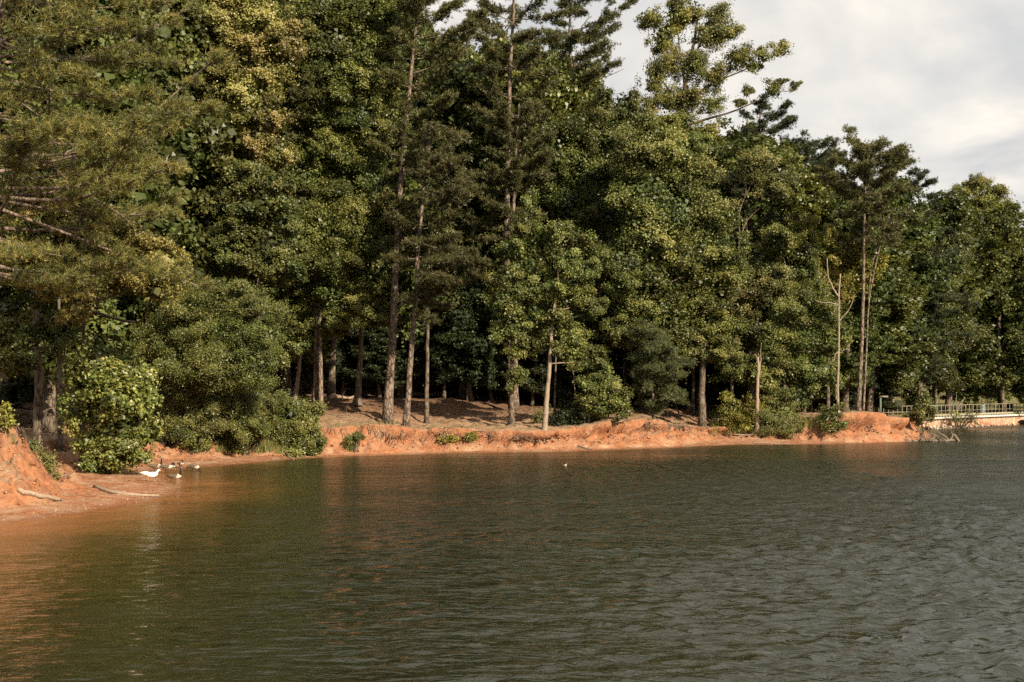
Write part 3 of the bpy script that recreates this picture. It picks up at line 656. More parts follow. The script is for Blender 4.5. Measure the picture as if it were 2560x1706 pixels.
# near pine with golden needles, trunk at the left edge of the frame
pine('near pine with golden-olive needles and bare grey limbs at the frame edge', [(-60, 1030), (-46, 700), (-30, 400), (-8, 150), (20, -100), (40, -330)], 43,
     [(690, 330), (620, 520), (520, 560), (420, 560), (320, 480), (220, 430), (100, 400), (0, 340), (-120, 260), (-300, 60)], 34, mat=PINE_GOLD, r0=.30, nb=84, per=10, L=.21, bw=.026, bias=(1.25, -.25, 0), tuft=1.9, sub=7, lift=-.02,
     dead=[(((-40, 310), (60, 370), (120, 410), (200, 475), (260, 510), (330, 560)), .075, .02), (((-40, 210), (40, 225), (100, 260), (175, 295)), .05, .012), (((90, 385), (150, 395), (230, 375), (300, 362), (335, 382)), .05, .014),
           (((-40, 430), (0, 440), (35, 465)), .04, .012), (((-20, 55), (10, 55), (45, 65)), .06, .02), (((15, 75), (20, 35), (32, 20)), .05, .02)], bare=.4)
# leaning hemlock-like conifer on the knob
pine('dark conifer leaning right over the knob with drooping feathery branches', [(2218, 1027), (2228, 940), (2240, 860), (2252, 790), (2262, 720), (2290, 640)], None,
     [(960, 70), (900, 120), (820, 150), (740, 140), (680, 110), (630, 40)], 35, mat=HEMLOCK, r0=.22, nb=46, L=.2, per=9, bias=(.9, .1, 0), lift=-.25, sub=10, bark=BARK_OAK,
     dead=[(((2205, 900), (2215, 800), (2260, 720), (2320, 640)), .07, .02), (((2200, 830), (2230, 740), (2270, 690)), .05, .02), (((2190, 860), (2195, 760), (2215, 660)), .05, .015)])
pine('dark feathery cedar drooping over the sunlit clay shelf', [(1635, 1000), (1630, 940), (1622, 880), (1612, 815)], 82.5,
     [(1012, 55), (980, 80), (930, 85), (880, 95), (840, 75), (808, 20)], 36, mat=HEMLOCK, r0=.12, nb=56, L=.16, per=9, bw=.035, lift=-.2, sub=15, name='cedar_tree', bare=.2, bias=(.1, -.2, 0))

# --- broadleaf trees that stand out
broadleaf('tall tulip poplar with open spreading crown standing against the cloudy sky', [(1700, 985), (1698, 700), (1697, 350), (1702, 270), (1716, 200), (1735, 110), (1748, 20)], 98,
     [(1622, 45, 40, 32), (1655, 95, 38, 42), (1690, 45, 40, 45), (1690, 5, 30, 30), (1735, 30, 34, 40), (1790, 40, 40, 32), (1770, 90, 50, 38), (1822, 75, 38, 34), (1640, 190, 36, 52), (1620, 270, 30, 40), (1680, 160, 52, 48), (1735, 165, 52, 42), (1670, 250, 50, 44), (1725, 240, 45, 40), (1785, 190, 40, 34), (1775, 265, 38, 22), (1842, 150, 42, 24), (1885, 165, 30, 16), (1905, 140, 28, 18), (1950, 125, 30, 18), (1870, 228, 18, 24), (1852, 258, 22, 16), (1930, 225, 30, 16), (1952, 205, 20, 14), (1988, 215, 18, 16), (1690, 320, 62, 40), (1760, 330, 50, 40), (1640, 330, 40, 40)],
     41, mat=LEAF_TULIP, bark=BARK_DARK, r0=.36, leaf=.125, per=44, sig=.36, dens=.85, limb_r=.05, aspect=.85, lai=1.05, fill=.98, ragged=False,
     extra_limbs=[(((1704, 300), (1740, 240), (1790, 205), (1850, 180), (1900, 155)), .14, .03), (((1700, 320), (1760, 300), (1830, 280), (1900, 250), (1960, 228)), .13, .02), (((1712, 215), (1700, 130), (1690, 40)), .12, .03), (((1722, 170), (1760, 90), (1790, 30)), .12, .03), (((1700, 260), (1650, 190), (1625, 100)), .1, .03)])
broadleaf('large sunlit broadleaf tree whose crown swells in front right of centre', [(1755, 1010), (1756, 930), (1760, 800), (1755, 640), (1700, 480), (1650, 330)], 86,
     [(1630, 320, 55, 40), (1585, 390, 80, 60), (1670, 390, 85, 65), (1730, 450, 75, 60), (1610, 480, 90, 60), (1690, 530, 100, 65), (1775, 545, 75, 60), (1800, 630, 70, 60), (1720, 640, 90, 60), (1620, 590, 95, 65), (1550, 660, 80, 60), (1640, 710, 95, 60), (1770, 730, 85, 60), (1690, 800, 90, 50), (1590, 780, 70, 50), (1790, 815, 55, 40), (1720, 860, 50, 30), (1600, 840, 60, 36), (1540, 820, 46, 34), (1660, 875, 50, 30), (1790, 880, 46, 32), (1685, 915, 26, 18), (1830, 915, 44, 32)],
     42, mat=LEAF_GUM, r0=.26, leaf=.125, per=58)
broadleaf('tall leafy tree behind, with top just left of the sky gap', [(1500, 985), (1500, 700), (1500, 300)], 92,
     [(1560, 270, 42, 45), (1510, 290, 50, 50), (1590, 300, 40, 50), (1450, 330, 70, 55), (1540, 370, 80, 60), (1400, 400, 70, 60), (1480, 440, 85, 60), (1410, 510, 80, 60), (1500, 540, 85, 60), (1440, 610, 80, 55), (1520, 640, 70, 55), (1390, 670, 60, 50)], 43, mat=LEAF_OAK, r0=.24, leaf=.125)
broadleaf('slender young sweetgum with narrow pointed crown right of the dark clearing', [(1278, 1062), (1280, 950), (1283, 800), (1296, 640), (1318, 500)], None,
     [(1322, 505, 20, 26), (1312, 560, 38, 34), (1340, 600, 34, 30), (1288, 620, 42, 34), (1322, 660, 46, 34), (1268, 690, 46, 36), (1308, 730, 52, 36), (1262, 760, 42, 34), (1330, 780, 38, 32), (1290, 815, 46, 28), (1258, 845, 34, 26), (1322, 860, 34, 26), (1285, 880, 26, 20), (1288, 948, 20, 22), (1304, 935, 14, 16)],
     44, mat=LEAF_GUM, off=-.6, r0=.19, leaf=.125, sig=.38, bark=BARK_OAK)
broadleaf('pale-barked tree with exposed roots on the bank lip, spindly leaning trunk', [(1360, 1092), (1366, 1010), (1373, 930), (1381, 820), (1394, 700), (1408, 560)], None,
     [(1400, 580, 36, 34), (1440, 600, 46, 36), (1412, 650, 46, 34), (1462, 680, 46, 36), (1395, 720, 44, 34), (1440, 750, 46, 34), (1480, 770, 40, 32), (1400, 800, 40, 28), (1380, 640, 30, 30), (1430, 850, 34, 26), (1400, 880, 28, 22), (1450, 900, 28, 22)],
     45, mat=LEAF_GUM, r0=.19, leaf=.125, sig=.38, bark=BARK_PALE)
broadleaf('small leafy tree spilling bright foliage over the shaded bank', [(1470, 1062), (1478, 1000), (1490, 940), (1480, 860)], None,
     [(1490, 890, 34, 24), (1450, 910, 30, 22), (1500, 935, 30, 20), (1470, 960, 34, 22), (1520, 970, 40, 22), (1550, 1000, 30, 24), (1510, 1015, 46, 26), (1560, 1035, 24, 14), (1470, 1010, 40, 28)],
     46, mat=LEAF_GUM, r0=.09, leaf=.125, sig=.34)
broadleaf('leafy tree with a smooth pale leaning trunk above the shrubs', [(736, 1015), (744, 950), (750, 880), (752, 800), (730, 690)], None,
     [(720, 700, 52, 38), (670, 720, 60, 40), (760, 740, 46, 36), (700, 770, 60, 36), (640, 770, 50, 34), (750, 810, 50, 34), (690, 830, 50, 30), (765, 860, 36, 24), (720, 870, 44, 20)],
     47, mat=LEAF_GUM, bark=BARK_PALE, r0=.2, leaf=.125, sig=.42, off=-3.5)
broadleaf('oak with a stout flared trunk at the edge of the dark clearing', [(893, 1012), (896, 960), (902, 880), (904, 760), (905, 600), (900, 420)], None,
     [(880, 400, 70, 50), (930, 450, 60, 50), (850, 480, 70, 50), (910, 540, 70, 48), (850, 590, 60, 45), (950, 620, 55, 45), (880, 660, 70, 45), (940, 710, 60, 40), (840, 730, 60, 40), (900, 770, 70, 36), (960, 790, 46, 32), (840, 810, 46, 26)],
     48, mat=LEAF_GUM, r0=.27, leaf=.125, flare=1.6, off=-3, extra_limbs=[(((903, 560), (905, 590), (925, 575), (938, 558)), .05, .02)])
broadleaf('broadleaf tree with pale yellowish sunlit leaves behind the golden pine', [(652, 1040), (648, 800), (640, 560), (664, 250), (650, 0)], 71,
     [(560, -20, 90, 50), (660, -10, 90, 50), (540, 60, 90, 50), (640, 60, 90, 55), (700, 110, 60, 55), (590, 130, 90, 50), (520, 180, 70, 50), (670, 190, 60, 50), (610, 240, 80, 50), (680, 290, 46, 50), (550, 300, 70, 50), (640, 360, 60, 50), (700, 380, 40, 45)],
     49, mat=LEAF_PALE, r0=.25, leaf=.125)
broadleaf('tall green broadleaf tree between the pale yellowish tree and the thick pine', [(828, 990), (836, 700), (850, 300), (860, 20)], 88,
     [(840, -50, 100, 50), (940, -40, 80, 45), (800, 20, 80, 50), (890, 40, 90, 50), (960, 60, 50, 50), (830, 110, 90, 50), (920, 130, 70, 55), (760, 90, 60, 50), (870, 200, 80, 50), (940, 230, 55, 55), (800, 180, 60, 50), (900, 300, 70, 50), (950, 330, 40, 50), (840, 380, 70, 50), (760, 440, 60, 50), (800, 560, 70, 50), (870, 560, 60, 50), (740, 620, 60, 46), (830, 660, 70, 46), (960, 480, 40, 50), (970, 640, 40, 50)],
     50, mat=LEAF_GUM, r0=.26, leaf=.125, off=-10)
broadleaf('leafy tree low in front of the dark wood left of the clearing', [(620, 1050), (622, 950), (640, 800), (650, 560)], 69,
     [(620, 440, 60, 46), (690, 470, 50, 46), (650, 520, 70, 46), (720, 560, 50, 44), (600, 580, 60, 44), (680, 610, 66, 42), (620, 650, 70, 40), (700, 670, 60, 36), (560, 640, 56, 40)],
     51, mat=LEAF_OAK, r0=.16, leaf=.125)
broadleaf('broadleaf tree under the golden pine with pale drooping sunlit leaves', [(205, 1000), (205, 900), (215, 780), (240, 640)], 54,
     [(290, 600, 80, 40), (370, 610, 70, 44), (200, 570, 80, 45), (110, 600, 70, 50), (420, 660, 60, 40), (320, 680, 80, 40), (240, 660, 70, 40), (160, 700, 60, 46), (60, 680, 60, 46), (380, 720, 60, 36), (200, 770, 50, 36), (20, 600, 60, 60), (60, 500, 70, 50), (160, 480, 70, 46)],
     52, off=-5, mat=LEAF_PALE, r0=.11, leaf=.125, sig=.4, aspect=.5, droop=1.2)
broadleaf('dark-trunked tree in the shade above the bare clay slope', [(92, 985), (95, 900), (85, 760), (70, 600), (60, 420)], 54,
     [(60, 380, 80, 60), (0, 440, 70, 60), (130, 430, 70, 60), (-40, 560, 60, 60), (20, 780, 46, 40), (-20, 840, 50, 50), (40, 880, 40, 30), (110, 720, 60, 46), (130, 800, 46, 36), (60, 650, 60, 50), (30, 905, 46, 36), (125, 870, 36, 30), (80, 840, 40, 34), (165, 840, 34, 30)], 53, mat=LEAF_OAK, off=-3, r0=.21, leaf=.125)
broadleaf('second dark trunk standing deeper in the shade beside the big-leaved shrub', [(150, 985), (150, 880), (148, 760), (150, 620)], 57,
     [(150, 560, 60, 60), (210, 620, 60, 50), (90, 560, 50, 50), (190, 850, 30, 20)], 54, mat=LEAF_OAK, r0=.15, leaf=.125)
broadleaf('fine-leaved tree arching over the small cove', [(560, 1040), (556, 1000), (545, 900), (530, 760)], 67,
     [(450, 790, 80, 50), (540, 760, 80, 46), (620, 760, 70, 44), (400, 850, 60, 46), (490, 850, 90, 50), (590, 840, 80, 46), (660, 830, 46, 44), (440, 920, 70, 50), (530, 930, 90, 46), (620, 920, 70, 44), (680, 900, 30, 34)],
     55, off=-5, mat=LEAF_SMALL, r0=.09, leaf=.095, per=120, sig=.42, aspect=.5, name='fine_leaved_tree')
broadleaf('bright yellow-green leafy tree behind the forked pale dead limbs', [(2070, 1030), (2070, 850), (2060, 560)], 90,
     [(2050, 600, 16, 30), (2075, 580, 14, 30), (2060, 650, 50, 36), (2120, 640, 50, 36), (2010, 560, 30, 36), (2110, 700, 56, 36), (2050, 720, 60, 36), (2170, 670, 50, 36), (1980, 620, 40, 40), (2140, 590, 40, 30)], 56, mat=LEAF_LIME, r0=.16, leaf=.125)
broadleaf('rusty-tinged leafy tree right of the big central crown', [(1830, 1020), (1832, 850), (1850, 600)], 88,
     [(1890, 420, 60, 40), (1940, 470, 50, 46), (1850, 690, 60, 40), (1900, 740, 60, 40), (1830, 760, 50, 40), (1880, 820, 60, 40), (1940, 690, 50, 40), (1820, 850, 46, 36), (1920, 880, 50, 36)], 57, mat=LEAF_RUST, r0=.17, leaf=.125)
broadleaf('mid-green leafy tree filling the bank behind the broken snag', [(1960, 1030), (1962, 900), (1970, 700)], 87,
     [(1950, 600, 50, 40), (2010, 740, 56, 40), (1960, 780, 56, 40), (2060, 790, 56, 40), (1930, 850, 56, 40), (2010, 850, 60, 40), (2080, 860, 46, 36), (1960, 920, 60, 36), (2040, 930, 60, 36), (1900, 940, 50, 34), (2000, 985, 56, 30), (1930, 995, 46, 26)], 58, mat=LEAF_GUM, r0=.15, leaf=.125)
broadleaf('domed leafy tree on the lawn behind the railing', [(2412, 1016), (2415, 960), (2420, 860)], 126,
     [(2420, 860, 60, 36), (2470, 890, 46, 40), (2370, 890, 56, 40), (2500, 930, 30, 36), (2430, 930, 70, 40), (2360, 950, 50, 36), (2480, 975, 44, 22), (2410, 985, 50, 20)], 59, mat=LEAF_GUM, r0=.18, leaf=.15, sig=.55)
broadleaf('leafy tree with pale-topped crown on the skyline near the frame edge', [(2440, 1000), (2440, 800), (2450, 450)], 134,
     [(2440, 460, 36, 28), (2400, 490, 34, 30), (2490, 480, 34, 24), (2450, 510, 56, 34), (2510, 520, 26, 22), (2400, 560, 50, 40), (2470, 580, 60, 40)], 60, mat=LEAF_TULIP, r0=.25, leaf=.15, sig=.6)
broadleaf('rust-tinged broadleaf tree on the far slope by the frame edge', [(2500, 1005), (2500, 850), (2500, 640)], 128,
     [(2470, 620, 40, 40), (2520, 640, 40, 36), (2450, 690, 50, 40), (2520, 720, 60, 40), (2470, 770, 60, 40), (2560, 780, 50, 46), (2410, 740, 46, 40), (2500, 840, 70, 40)], 61, mat=LEAF_RUST, r0=.22, leaf=.15, sig=.55)
broadleaf('leafy tree deep green at the foot of the skyline pine', [(2340, 1012), (2340, 900), (2350, 720)], 116,
     [(2340, 700, 56, 46), (2390, 640, 46, 46), (2300, 760, 56, 40), (2370, 780, 60, 46), (2320, 850, 60, 40), (2400, 840, 56, 40), (2290, 920, 50, 36), (2350, 930, 56, 36), (2280, 980, 36, 24)], 62, mat=LEAF_OAK, r0=.2, leaf=.15, sig=.5)

# --- background trees: a few built, then copied
BGP = []
def bg_proto(kind, seed):
    rg = np.random.default_rng(seed); gt, gb, gl = Geo(), Geo(), Geo()
    H = 20.0; path = curve([(0, 0, -.2), (rg.normal() * .3, rg.normal() * .3, 7), (rg.normal() * .5, rg.normal() * .5, 13), (rg.normal() * .5, rg.normal() * .5, 18.5)], 20)
    tube(gt, path, np.linspace(.26, .05, 20) + .1 * np.exp(-np.arange(20) * 1.2), 10, wob=.12)
    lobes = []
    zlo = 3.2 if kind == 'b' else 6
    for i in range(30):
        u = (i + .5) / 30; z = zlo + u * (H - zlo - .6); w = 4.3 * (math.sin(math.pi * min(1, .12 + u * .86)) ** .6) * (1.0 if u < .7 else 1 - (u - .7) * 1.6)
        a = i * 2.4 + rg.normal() * .3; q = w * rg.uniform(.35, .85)
        lobes.append((np.array([math.cos(a) * q, math.sin(a) * q, z]), np.array([1.7, 1.7, 1.5]) * rg.uniform(.75, 1.15)))
    for c, r in lobes:
        cl = clump(.20, .72, .6, 1.3, int(rg.integers(2)), 1.7); gl.add(cl[0] * (r / 1.3) + c, cl[1], None, np.clip(cl[2] * .8 + rg.random() * .2, 0, 1))
        a_ = path[max(4, int(np.argmin(abs(path[:, 2] - c[2] + 1.2))))]; tube(gb, curve([a_, (a_ + c) / 2 - np.array([0, 0, .25]), c], 5), np.linspace(.06, .02, 5), 5)
    mats = [LEAF_OAK, LEAF_GUM, LEAF_OAK, LEAF_DARK]
    return [gt.mesh('trunk', True), gb.mesh('branches', True), gl.mesh('crown')], mats[seed % 4]
protos = [bg_proto('b', 100 + i) for i in range(3)]
for (ms, m) in protos:
    ms[0].materials.append(BARK_OAK); ms[1].materials.append(BARK_OAK); ms[2].materials.append(m)
skx = [-400, 900, 980, 1080, 1180, 1300, 1440, 1540, 1640, 1760, 1860, 2000, 2100, 2200, 2350, 2450, 2560, 3000]
sky_ = [-260, -90, -20, 60, 90, 60, 130, 240, 290, 310, 300, 380, 420, 440, 470, 500, 480, 500]
def bg_tree(px, d, top, label, group, rg, name='broadleaf_tree'):
    x = (px - CX) * d / F; z0 = TZ(x, d); ztop = CZ - (top - HY) * d / F; h = max(4.0, ztop - z0)
    (ms, m) = protos[int(rg.integers(3))]; s = h / 20.0; w = float(np.clip(s * rg.uniform(.95, 1.3), .55, 1.35))
    root = empty(name, (x, d, z0), label, 'tree', group); root.scale = (w, w, s); root.rotation_euler = (0, 0, rg.random() * 6.28)
    for nm, me_ in zip(('trunk', 'branches', 'crown'), ms):
        o = bpy.data.objects.new(nm, me_); COL.objects.link(o); o.parent = root
        if nm == 'crown' and 'understory' in label: o.material_slots[0].link = 'OBJECT'; o.material_slots[0].material = LEAF_DARK  # understory crowns take the leaf colour with shade painted in
rg = np.random.default_rng(5)
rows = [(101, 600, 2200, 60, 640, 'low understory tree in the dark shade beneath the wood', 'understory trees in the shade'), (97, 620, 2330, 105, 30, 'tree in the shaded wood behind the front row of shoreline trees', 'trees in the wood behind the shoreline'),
        (108, 380, 2420, 115, 0, 'tree in the shaded wood behind the front row of shoreline trees', 'trees in the wood behind the shoreline'),
        (124, 200, 2760, 105, 0, 'tree in the shaded wood behind the front row of shoreline trees', 'trees in the wood behind the shoreline'),
        (142, 100, 2760, 105, 20, 'tree in the shaded wood behind the front row of shoreline trees', 'trees in the wood behind the shoreline')]
MARKS = [(300, 'behind the golden-needled pine'), (560, 'behind the pale yellowish tree'), (740, 'left of the smooth pale leaning trunk'), (860, 'behind the two slim straight trunks'), (960, 'between the oak and the thickest pine'), (1060, 'just right of the thickest pine'), (1160, 'left of the straight skyline pine'), (1260, 'behind the straight skyline pine'),
         (1360, 'behind the narrow-crowned sweetgum'), (1450, 'right of the pale-barked tree'), (1560, 'left of the tulip poplar'), (1660, 'beneath the tulip poplar, left side'), (1760, 'beneath the tulip poplar, right side'), (1860, 'behind the rusty-tinged tree'), (1960, 'behind the broken snag'), (2060, 'left of the forked dead tree'), (2160, 'behind the tall tuft-crowned pine'), (2260, 'behind the leaning dark conifer'), (2400, 'above the lawn and railing'), (9999, 'at the frame edge above the lawn')]
SEEN = {}
def place(p, dd, lab):
    w = next(t for m, t in MARKS if p < m)
    k = 'low shaded understory tree' if lab.startswith('low') else 'front low understory tree' if lab == 'front' else 'first-rank shaded tree' if dd < 102.5 else 'second-rank tree' if dd < 116 else 'third-rank tree' if dd < 133 else 'rearmost tree'
    l_ = k + ' of the wood ' + w; SEEN[l_] = SEEN.get(l_, 0) + 1; q = SEEN[l_]
    return l_ if q == 1 else l_.replace(' of the wood', ', right-hand twin,') if q == 2 else l_.replace(' of the wood', ', rightmost,')
for (d, a, b, st, dy, lab, grp) in rows:
    for px in np.arange(a, b, st):
        p = px + rg.normal() * 18; dd = d + rg.normal() * 2.0
        if 2230 < p and dd < 120: continue
        top = np.interp(p, skx, sky_) + dy + abs(rg.normal()) * 32 + (30 if rg.random() < .3 else 0)
        bg_tree(p, dd, top, place(p, dd, lab), grp, rg)
LEFTL = {(-180, 62): 'shaded tree left of the golden pine trunk at the frame edge', (-20, 66): 'dark leafy tree straight behind the golden pine trunk', (120, 64): 'dark green tree showing between the bare grey pine limbs', (260, 66): 'tall dark tree filling gaps in the middle of the golden pine', (400, 70): 'dark green tree at the tips of the golden pine branches', (500, 76): 'tall green tree between golden pine tips and pale yellowish tree', (90, 78): 'second tree back behind the upper golden pine limbs', (330, 82): 'second tree back behind the outer golden pine branches', (620, 84): 'tree directly behind the pale yellowish tree', (720, 88): 'tree behind the right side of the pale yellowish tree', (560, 92): 'farther tree behind the left side of the pale yellowish tree', (200, 95): 'farthest tree behind the golden pine crown', (-100, 90): 'farthest tree behind the golden pine at the frame edge'}
for px, d, top in [(-180, 62, -200), (-20, 66, -260), (120, 64, -160), (260, 66, -240), (400, 70, -140), (500, 76, -240), (90, 78, -300), (330, 82, -300), (620, 84, -180), (720, 88, -120), (560, 92, -260), (200, 95, -300), (-100, 90, -300)]:
    bg_tree(px, d, top, LEFTL[(px, d)], 'trees in the wood behind the left bank', rg)
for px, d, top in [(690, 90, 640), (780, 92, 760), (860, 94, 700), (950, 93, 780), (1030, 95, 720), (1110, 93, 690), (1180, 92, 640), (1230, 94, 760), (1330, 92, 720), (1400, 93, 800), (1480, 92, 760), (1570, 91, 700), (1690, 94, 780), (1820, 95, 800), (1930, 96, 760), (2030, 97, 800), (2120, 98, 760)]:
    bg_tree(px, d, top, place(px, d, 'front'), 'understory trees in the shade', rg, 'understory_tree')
# bare shaded trunks inside the clearing
for i, (px, py, d, topy, r0, lab) in enumerate([
        (1066, 1022, 79, 560, .16, 'slim shaded trunk right of the two bank-edge pines'),
        (1732, 990, 92, 720, .15, 'left one of the dark trunks crowded behind the big central tree'), (1745, 985, 95, 720, .15, 'middle one of the dark trunks crowded behind the big central tree'), (1712, 988, 97, 720, .13, 'thin dark trunk furthest back behind the big central tree'),
        (1170, 985, 92, 640, .13, 'thin trunk almost lost in the dark clearing'), (2010, 1020, 89, 700, .12, 'dark slim trunk among leaves behind the broken snag'), (1385, 1030, 80, 800, .09, 'thin grey stem right behind the pale-barked tree'), (672, 1000, 84, 640, .12, 'shaded trunk among leaves left of the smooth pale leaning trunk')]):
    broadleaf(lab, [(px, py), (px + 4, (py + topy) / 2), (px + 8, topy)], d, [(px, topy - 10, 46, 40), (px + 40, topy + 30, 40, 34), (px - 36, topy + 20, 40, 34), (px + 10, topy - 60, 40, 34)], 300 + i, mat=LEAF_OAK, r0=r0, leaf=.15, flare=1.0)

# --- dead / bare trees
def bare_tree(label, pxs, d, limbs, r0, seed, name='dead_tree', bark=None, tip=.5):
    rg = np.random.default_rng(seed); d = auto_d(pxs, d); P = trunk_path(pxs, d); root = empty(name, P[0], label, 'tree')
    path = curve(P, 24); path[1:-1, :2] += rg.normal(size=(22, 2)) * r0 * .08; g = Geo()
    tube(g, path, np.linspace(r0, r0 * tip, 24) + r0 * .5 * np.exp(-np.arange(24) * .8), 10, wob=.16); bake(root, 'trunk', g, bark or BARK_DEAD, True)
    for lp, ra, rb in limbs:
        g = Geo(); q = curve([W(a[0], a[1], d) for a in lp], 10); q[1:-1] += rg.normal(size=(8, 3)) * .02; tube(g, q, np.linspace(ra, rb, 10), 7, wob=.1)
        bake(root, 'limb', g, bark or BARK_DEAD, True)
    return root
bare_tree('broken bare snag trunk with a splintered spike rising from green weeds', [(1893, 1052), (1893, 980), (1896, 920), (1894, 894)], 84.9, [(((1899, 930), (1902, 895), (1903, 862)), .055, .01), (((1893, 910), (1891, 893), (1888, 884)), .05, .008), (((1896, 915), (1897, 895), (1896, 882)), .05, .008)], .145, 71, tip=.6)
bare_tree('pale forked dead tree with bare white limbs left of the tall pine', [(2097, 1040), (2094, 980), (2096, 900), (2097, 830), (2097, 740), (2101, 685)], None,
     [(((2097, 742), (2082, 720), (2070, 690), (2068, 645)), .085, .03), (((2096, 762), (2075, 757), (2050, 757), (2035, 748)), .05, .015), (((2095, 805), (2110, 790), (2125, 770), (2138, 735)), .06, .02), (((2096, 880), (2086, 892), (2085, 905)), .06, .03), (((2095, 885), (2110, 875), (2125, 875)), .03, .01), (((2090, 1000), (2090, 960)), .06, .05)], .105, 72, bark=BARK_PALE, tip=.5)
bare_tree('thin bare white sapling stem hanging over the cedar', [(1440, 1040), (1436, 960), (1428, 900), (1416, 850), (1413, 828)], 80, [(((1428, 895), (1445, 885), (1460, 880)), .015, .006)], .03, 73, name='dead_sapling')
bare_tree('thin bent grey stick of a dead sapling above the leafy trees right of centre', [(2010, 640), (1996, 600), (2016, 560), (2035, 500)], 90, [], .05, 74, name='dead_sapling') if False else None

# --- shrubs
shrub('big-leaved sunlit shrub at the foot of the left clay slope', 265, None, [(250, 905, 80, 40), (330, 930, 60, 40), (190, 940, 46, 46), (280, 980, 90, 50), (370, 1000, 40, 46), (210, 1020, 56, 50), (300, 1060, 80, 46), (370, 1080, 36, 36), (230, 1100, 46, 40), (290, 1130, 66, 36), (240, 1165, 42, 26), (330, 1130, 40, 30)], 80, LEAF_BIG, leaf=0.15, per=52, sig=.3, dens=1.7, nstem=14, aspect=.75)
shrub('fine-leaved shrub heaped beside the cove beach', 470, None, [(430, 1000, 50, 50), (490, 990, 60, 50), (460, 1060, 56, 44), (520, 1050, 56, 46), (560, 1000, 50, 50), (500, 1110, 44, 24), (420, 1075, 36, 30), (600, 1040, 46, 46)], 81, LEAF_SMALL, leaf=.095, per=110, sig=.3, dens=1.3, aspect=.5)
shrub('fine-leaved shrub at the waterline between the cove beach and rounded shrub', 610, None, [(600, 1090, 46, 30), (560, 1095, 40, 32), (640, 1070, 40, 36), (660, 1020, 46, 46), (620, 1000, 40, 40), (590, 1125, 36, 18)], 82, LEAF_SMALL, leaf=.095, per=100, sig=.28, dens=1.4, aspect=.5)
shrub('rounded leafy shrub beside the bare clay bank face', 735, None, [(720, 1030, 56, 36), (770, 1050, 40, 34), (700, 1075, 46, 34), (750, 1085, 50, 30), (790, 1095, 26, 24), (740, 1120, 46, 18), (690, 1110, 30, 22), (680, 1030, 40, 36)], 83, LEAF_SMALL, leaf=0.11, per=76, sig=.3, dens=1.5, aspect=.55)
shrub('small weedy plant growing on the clay bank face', 885, None, [(882, 1105, 14, 18), (895, 1090, 14, 12), (875, 1122, 14, 8)], 84, LEAF_SMALL, leaf=.095, per=40, sig=.16, dens=3, name='weed_plant', cat='plant', nstem=5)
shrub('small bright-leaved weed below the exposed bank roots', 1176, None, [(1178, 1090, 16, 13), (1165, 1095, 10, 8)], 85, LEAF_LIME, leaf=.095, per=40, sig=.15, dens=3, name='weed_plant', cat='plant', nstem=5)
shrub('low yellow-green weed patch on the bank left of the small bright weed', 1122, None, [(1115, 1096, 12, 6), (1130, 1099, 12, 5)], 86, LEAF_LIME, leaf=.095, per=40, sig=.14, dens=3, name='weed_plant', cat='plant', nstem=4)
shrub('dark shaded shrub under the pale-barked tree', 1425, 78, [(1420, 1035, 36, 24), (1455, 1050, 34, 24), (1395, 1055, 26, 20), (1435, 1072, 36, 16), (1485, 1068, 22, 18)], 87, LEAF_DARK, leaf=.11)  # this shrub's shade is painted in by the darkened leaf material
shrub('little leafy shoot hugging the pale-barked tree base', 1345, None, [(1345, 1045, 14, 18), (1362, 1030, 10, 14)], 88, LEAF_GUM, leaf=0.11, per=30, sig=.18, dens=2, name='weed_plant', cat='plant', nstem=4)
shrub('leafy shrub spilling down right of the sunlit clay shelf', 1835, None, [(1830, 1020, 34, 30), (1850, 1055, 36, 26), (1812, 1050, 26, 24), (1870, 1030, 30, 30)], 89, LEAF_LIME, leaf=0.11, per=50, sig=.28, dens=1.5)
shrub('pale green weedy shrub right of the broken snag', 1945, None, [(1925, 1045, 34, 24), (1960, 1040, 34, 28), (1990, 1060, 30, 18), (1915, 1070, 30, 16), (1955, 1072, 36, 14)], 90, GRASS_M, leaf=0.15, per=60, sig=.26, dens=1.6, aspect=.22)
shrub('low green shrub at the left foot of the clay knob', 2080, None, [(2075, 1045, 34, 20), (2100, 1055, 24, 16), (2060, 1060, 24, 14)], 91, LEAF_SMALL, leaf=0.11, per=54, sig=.26, dens=1.6)
shrub('rusty-leaved shrub on the right end of the clay knob before the railing', 2300, 90, [(2300, 1020, 24, 20), (2322, 1035, 20, 14), (2290, 1042, 22, 12), (2310, 995, 14, 22)], 92, LEAF_RUST, leaf=0.15, per=50, sig=.26, dens=2)
shrub('fresh green shrub standing on the left clay slope at the frame edge', 2, None, [(5, 1035, 22, 22), (-14, 1060, 24, 20), (15, 1050, 14, 14)], 93, LEAF_LIME, leaf=0.15, per=40, sig=.2, dens=2.4)
shrub('small yellowish weed on the face of the left clay slope', 118, None, [(118, 1145, 12, 22), (126, 1170, 10, 14)], 94, GRASS_M, leaf=0.11, per=30, sig=.13, dens=3, aspect=.25, name='weed_plant', cat='plant', nstem=4)
shrub('little leafy sprig high on the left clay slope', 76, None, [(78, 1115, 14, 10), (64, 1120, 8, 8)], 95, LEAF_SMALL, leaf=.095, per=24, sig=.13, dens=3, name='weed_plant', cat='plant', nstem=4)
shrub('tiny yellow weed near the toe of the left clay slope', 138, None, [(140, 1192, 9, 8)], 96, LEAF_LIME, leaf=.095, per=22, sig=.1, dens=4, name='weed_plant', cat='plant', nstem=3)
shrub('fern-like dark plant in shade above the left clay slope', 45, None, [(40, 960, 40, 30), (75, 985, 30, 24), (20, 1000, 36, 22)], 97, HEMLOCK, leaf=0.15, per=50, sig=.28, dens=1.4, aspect=.2)

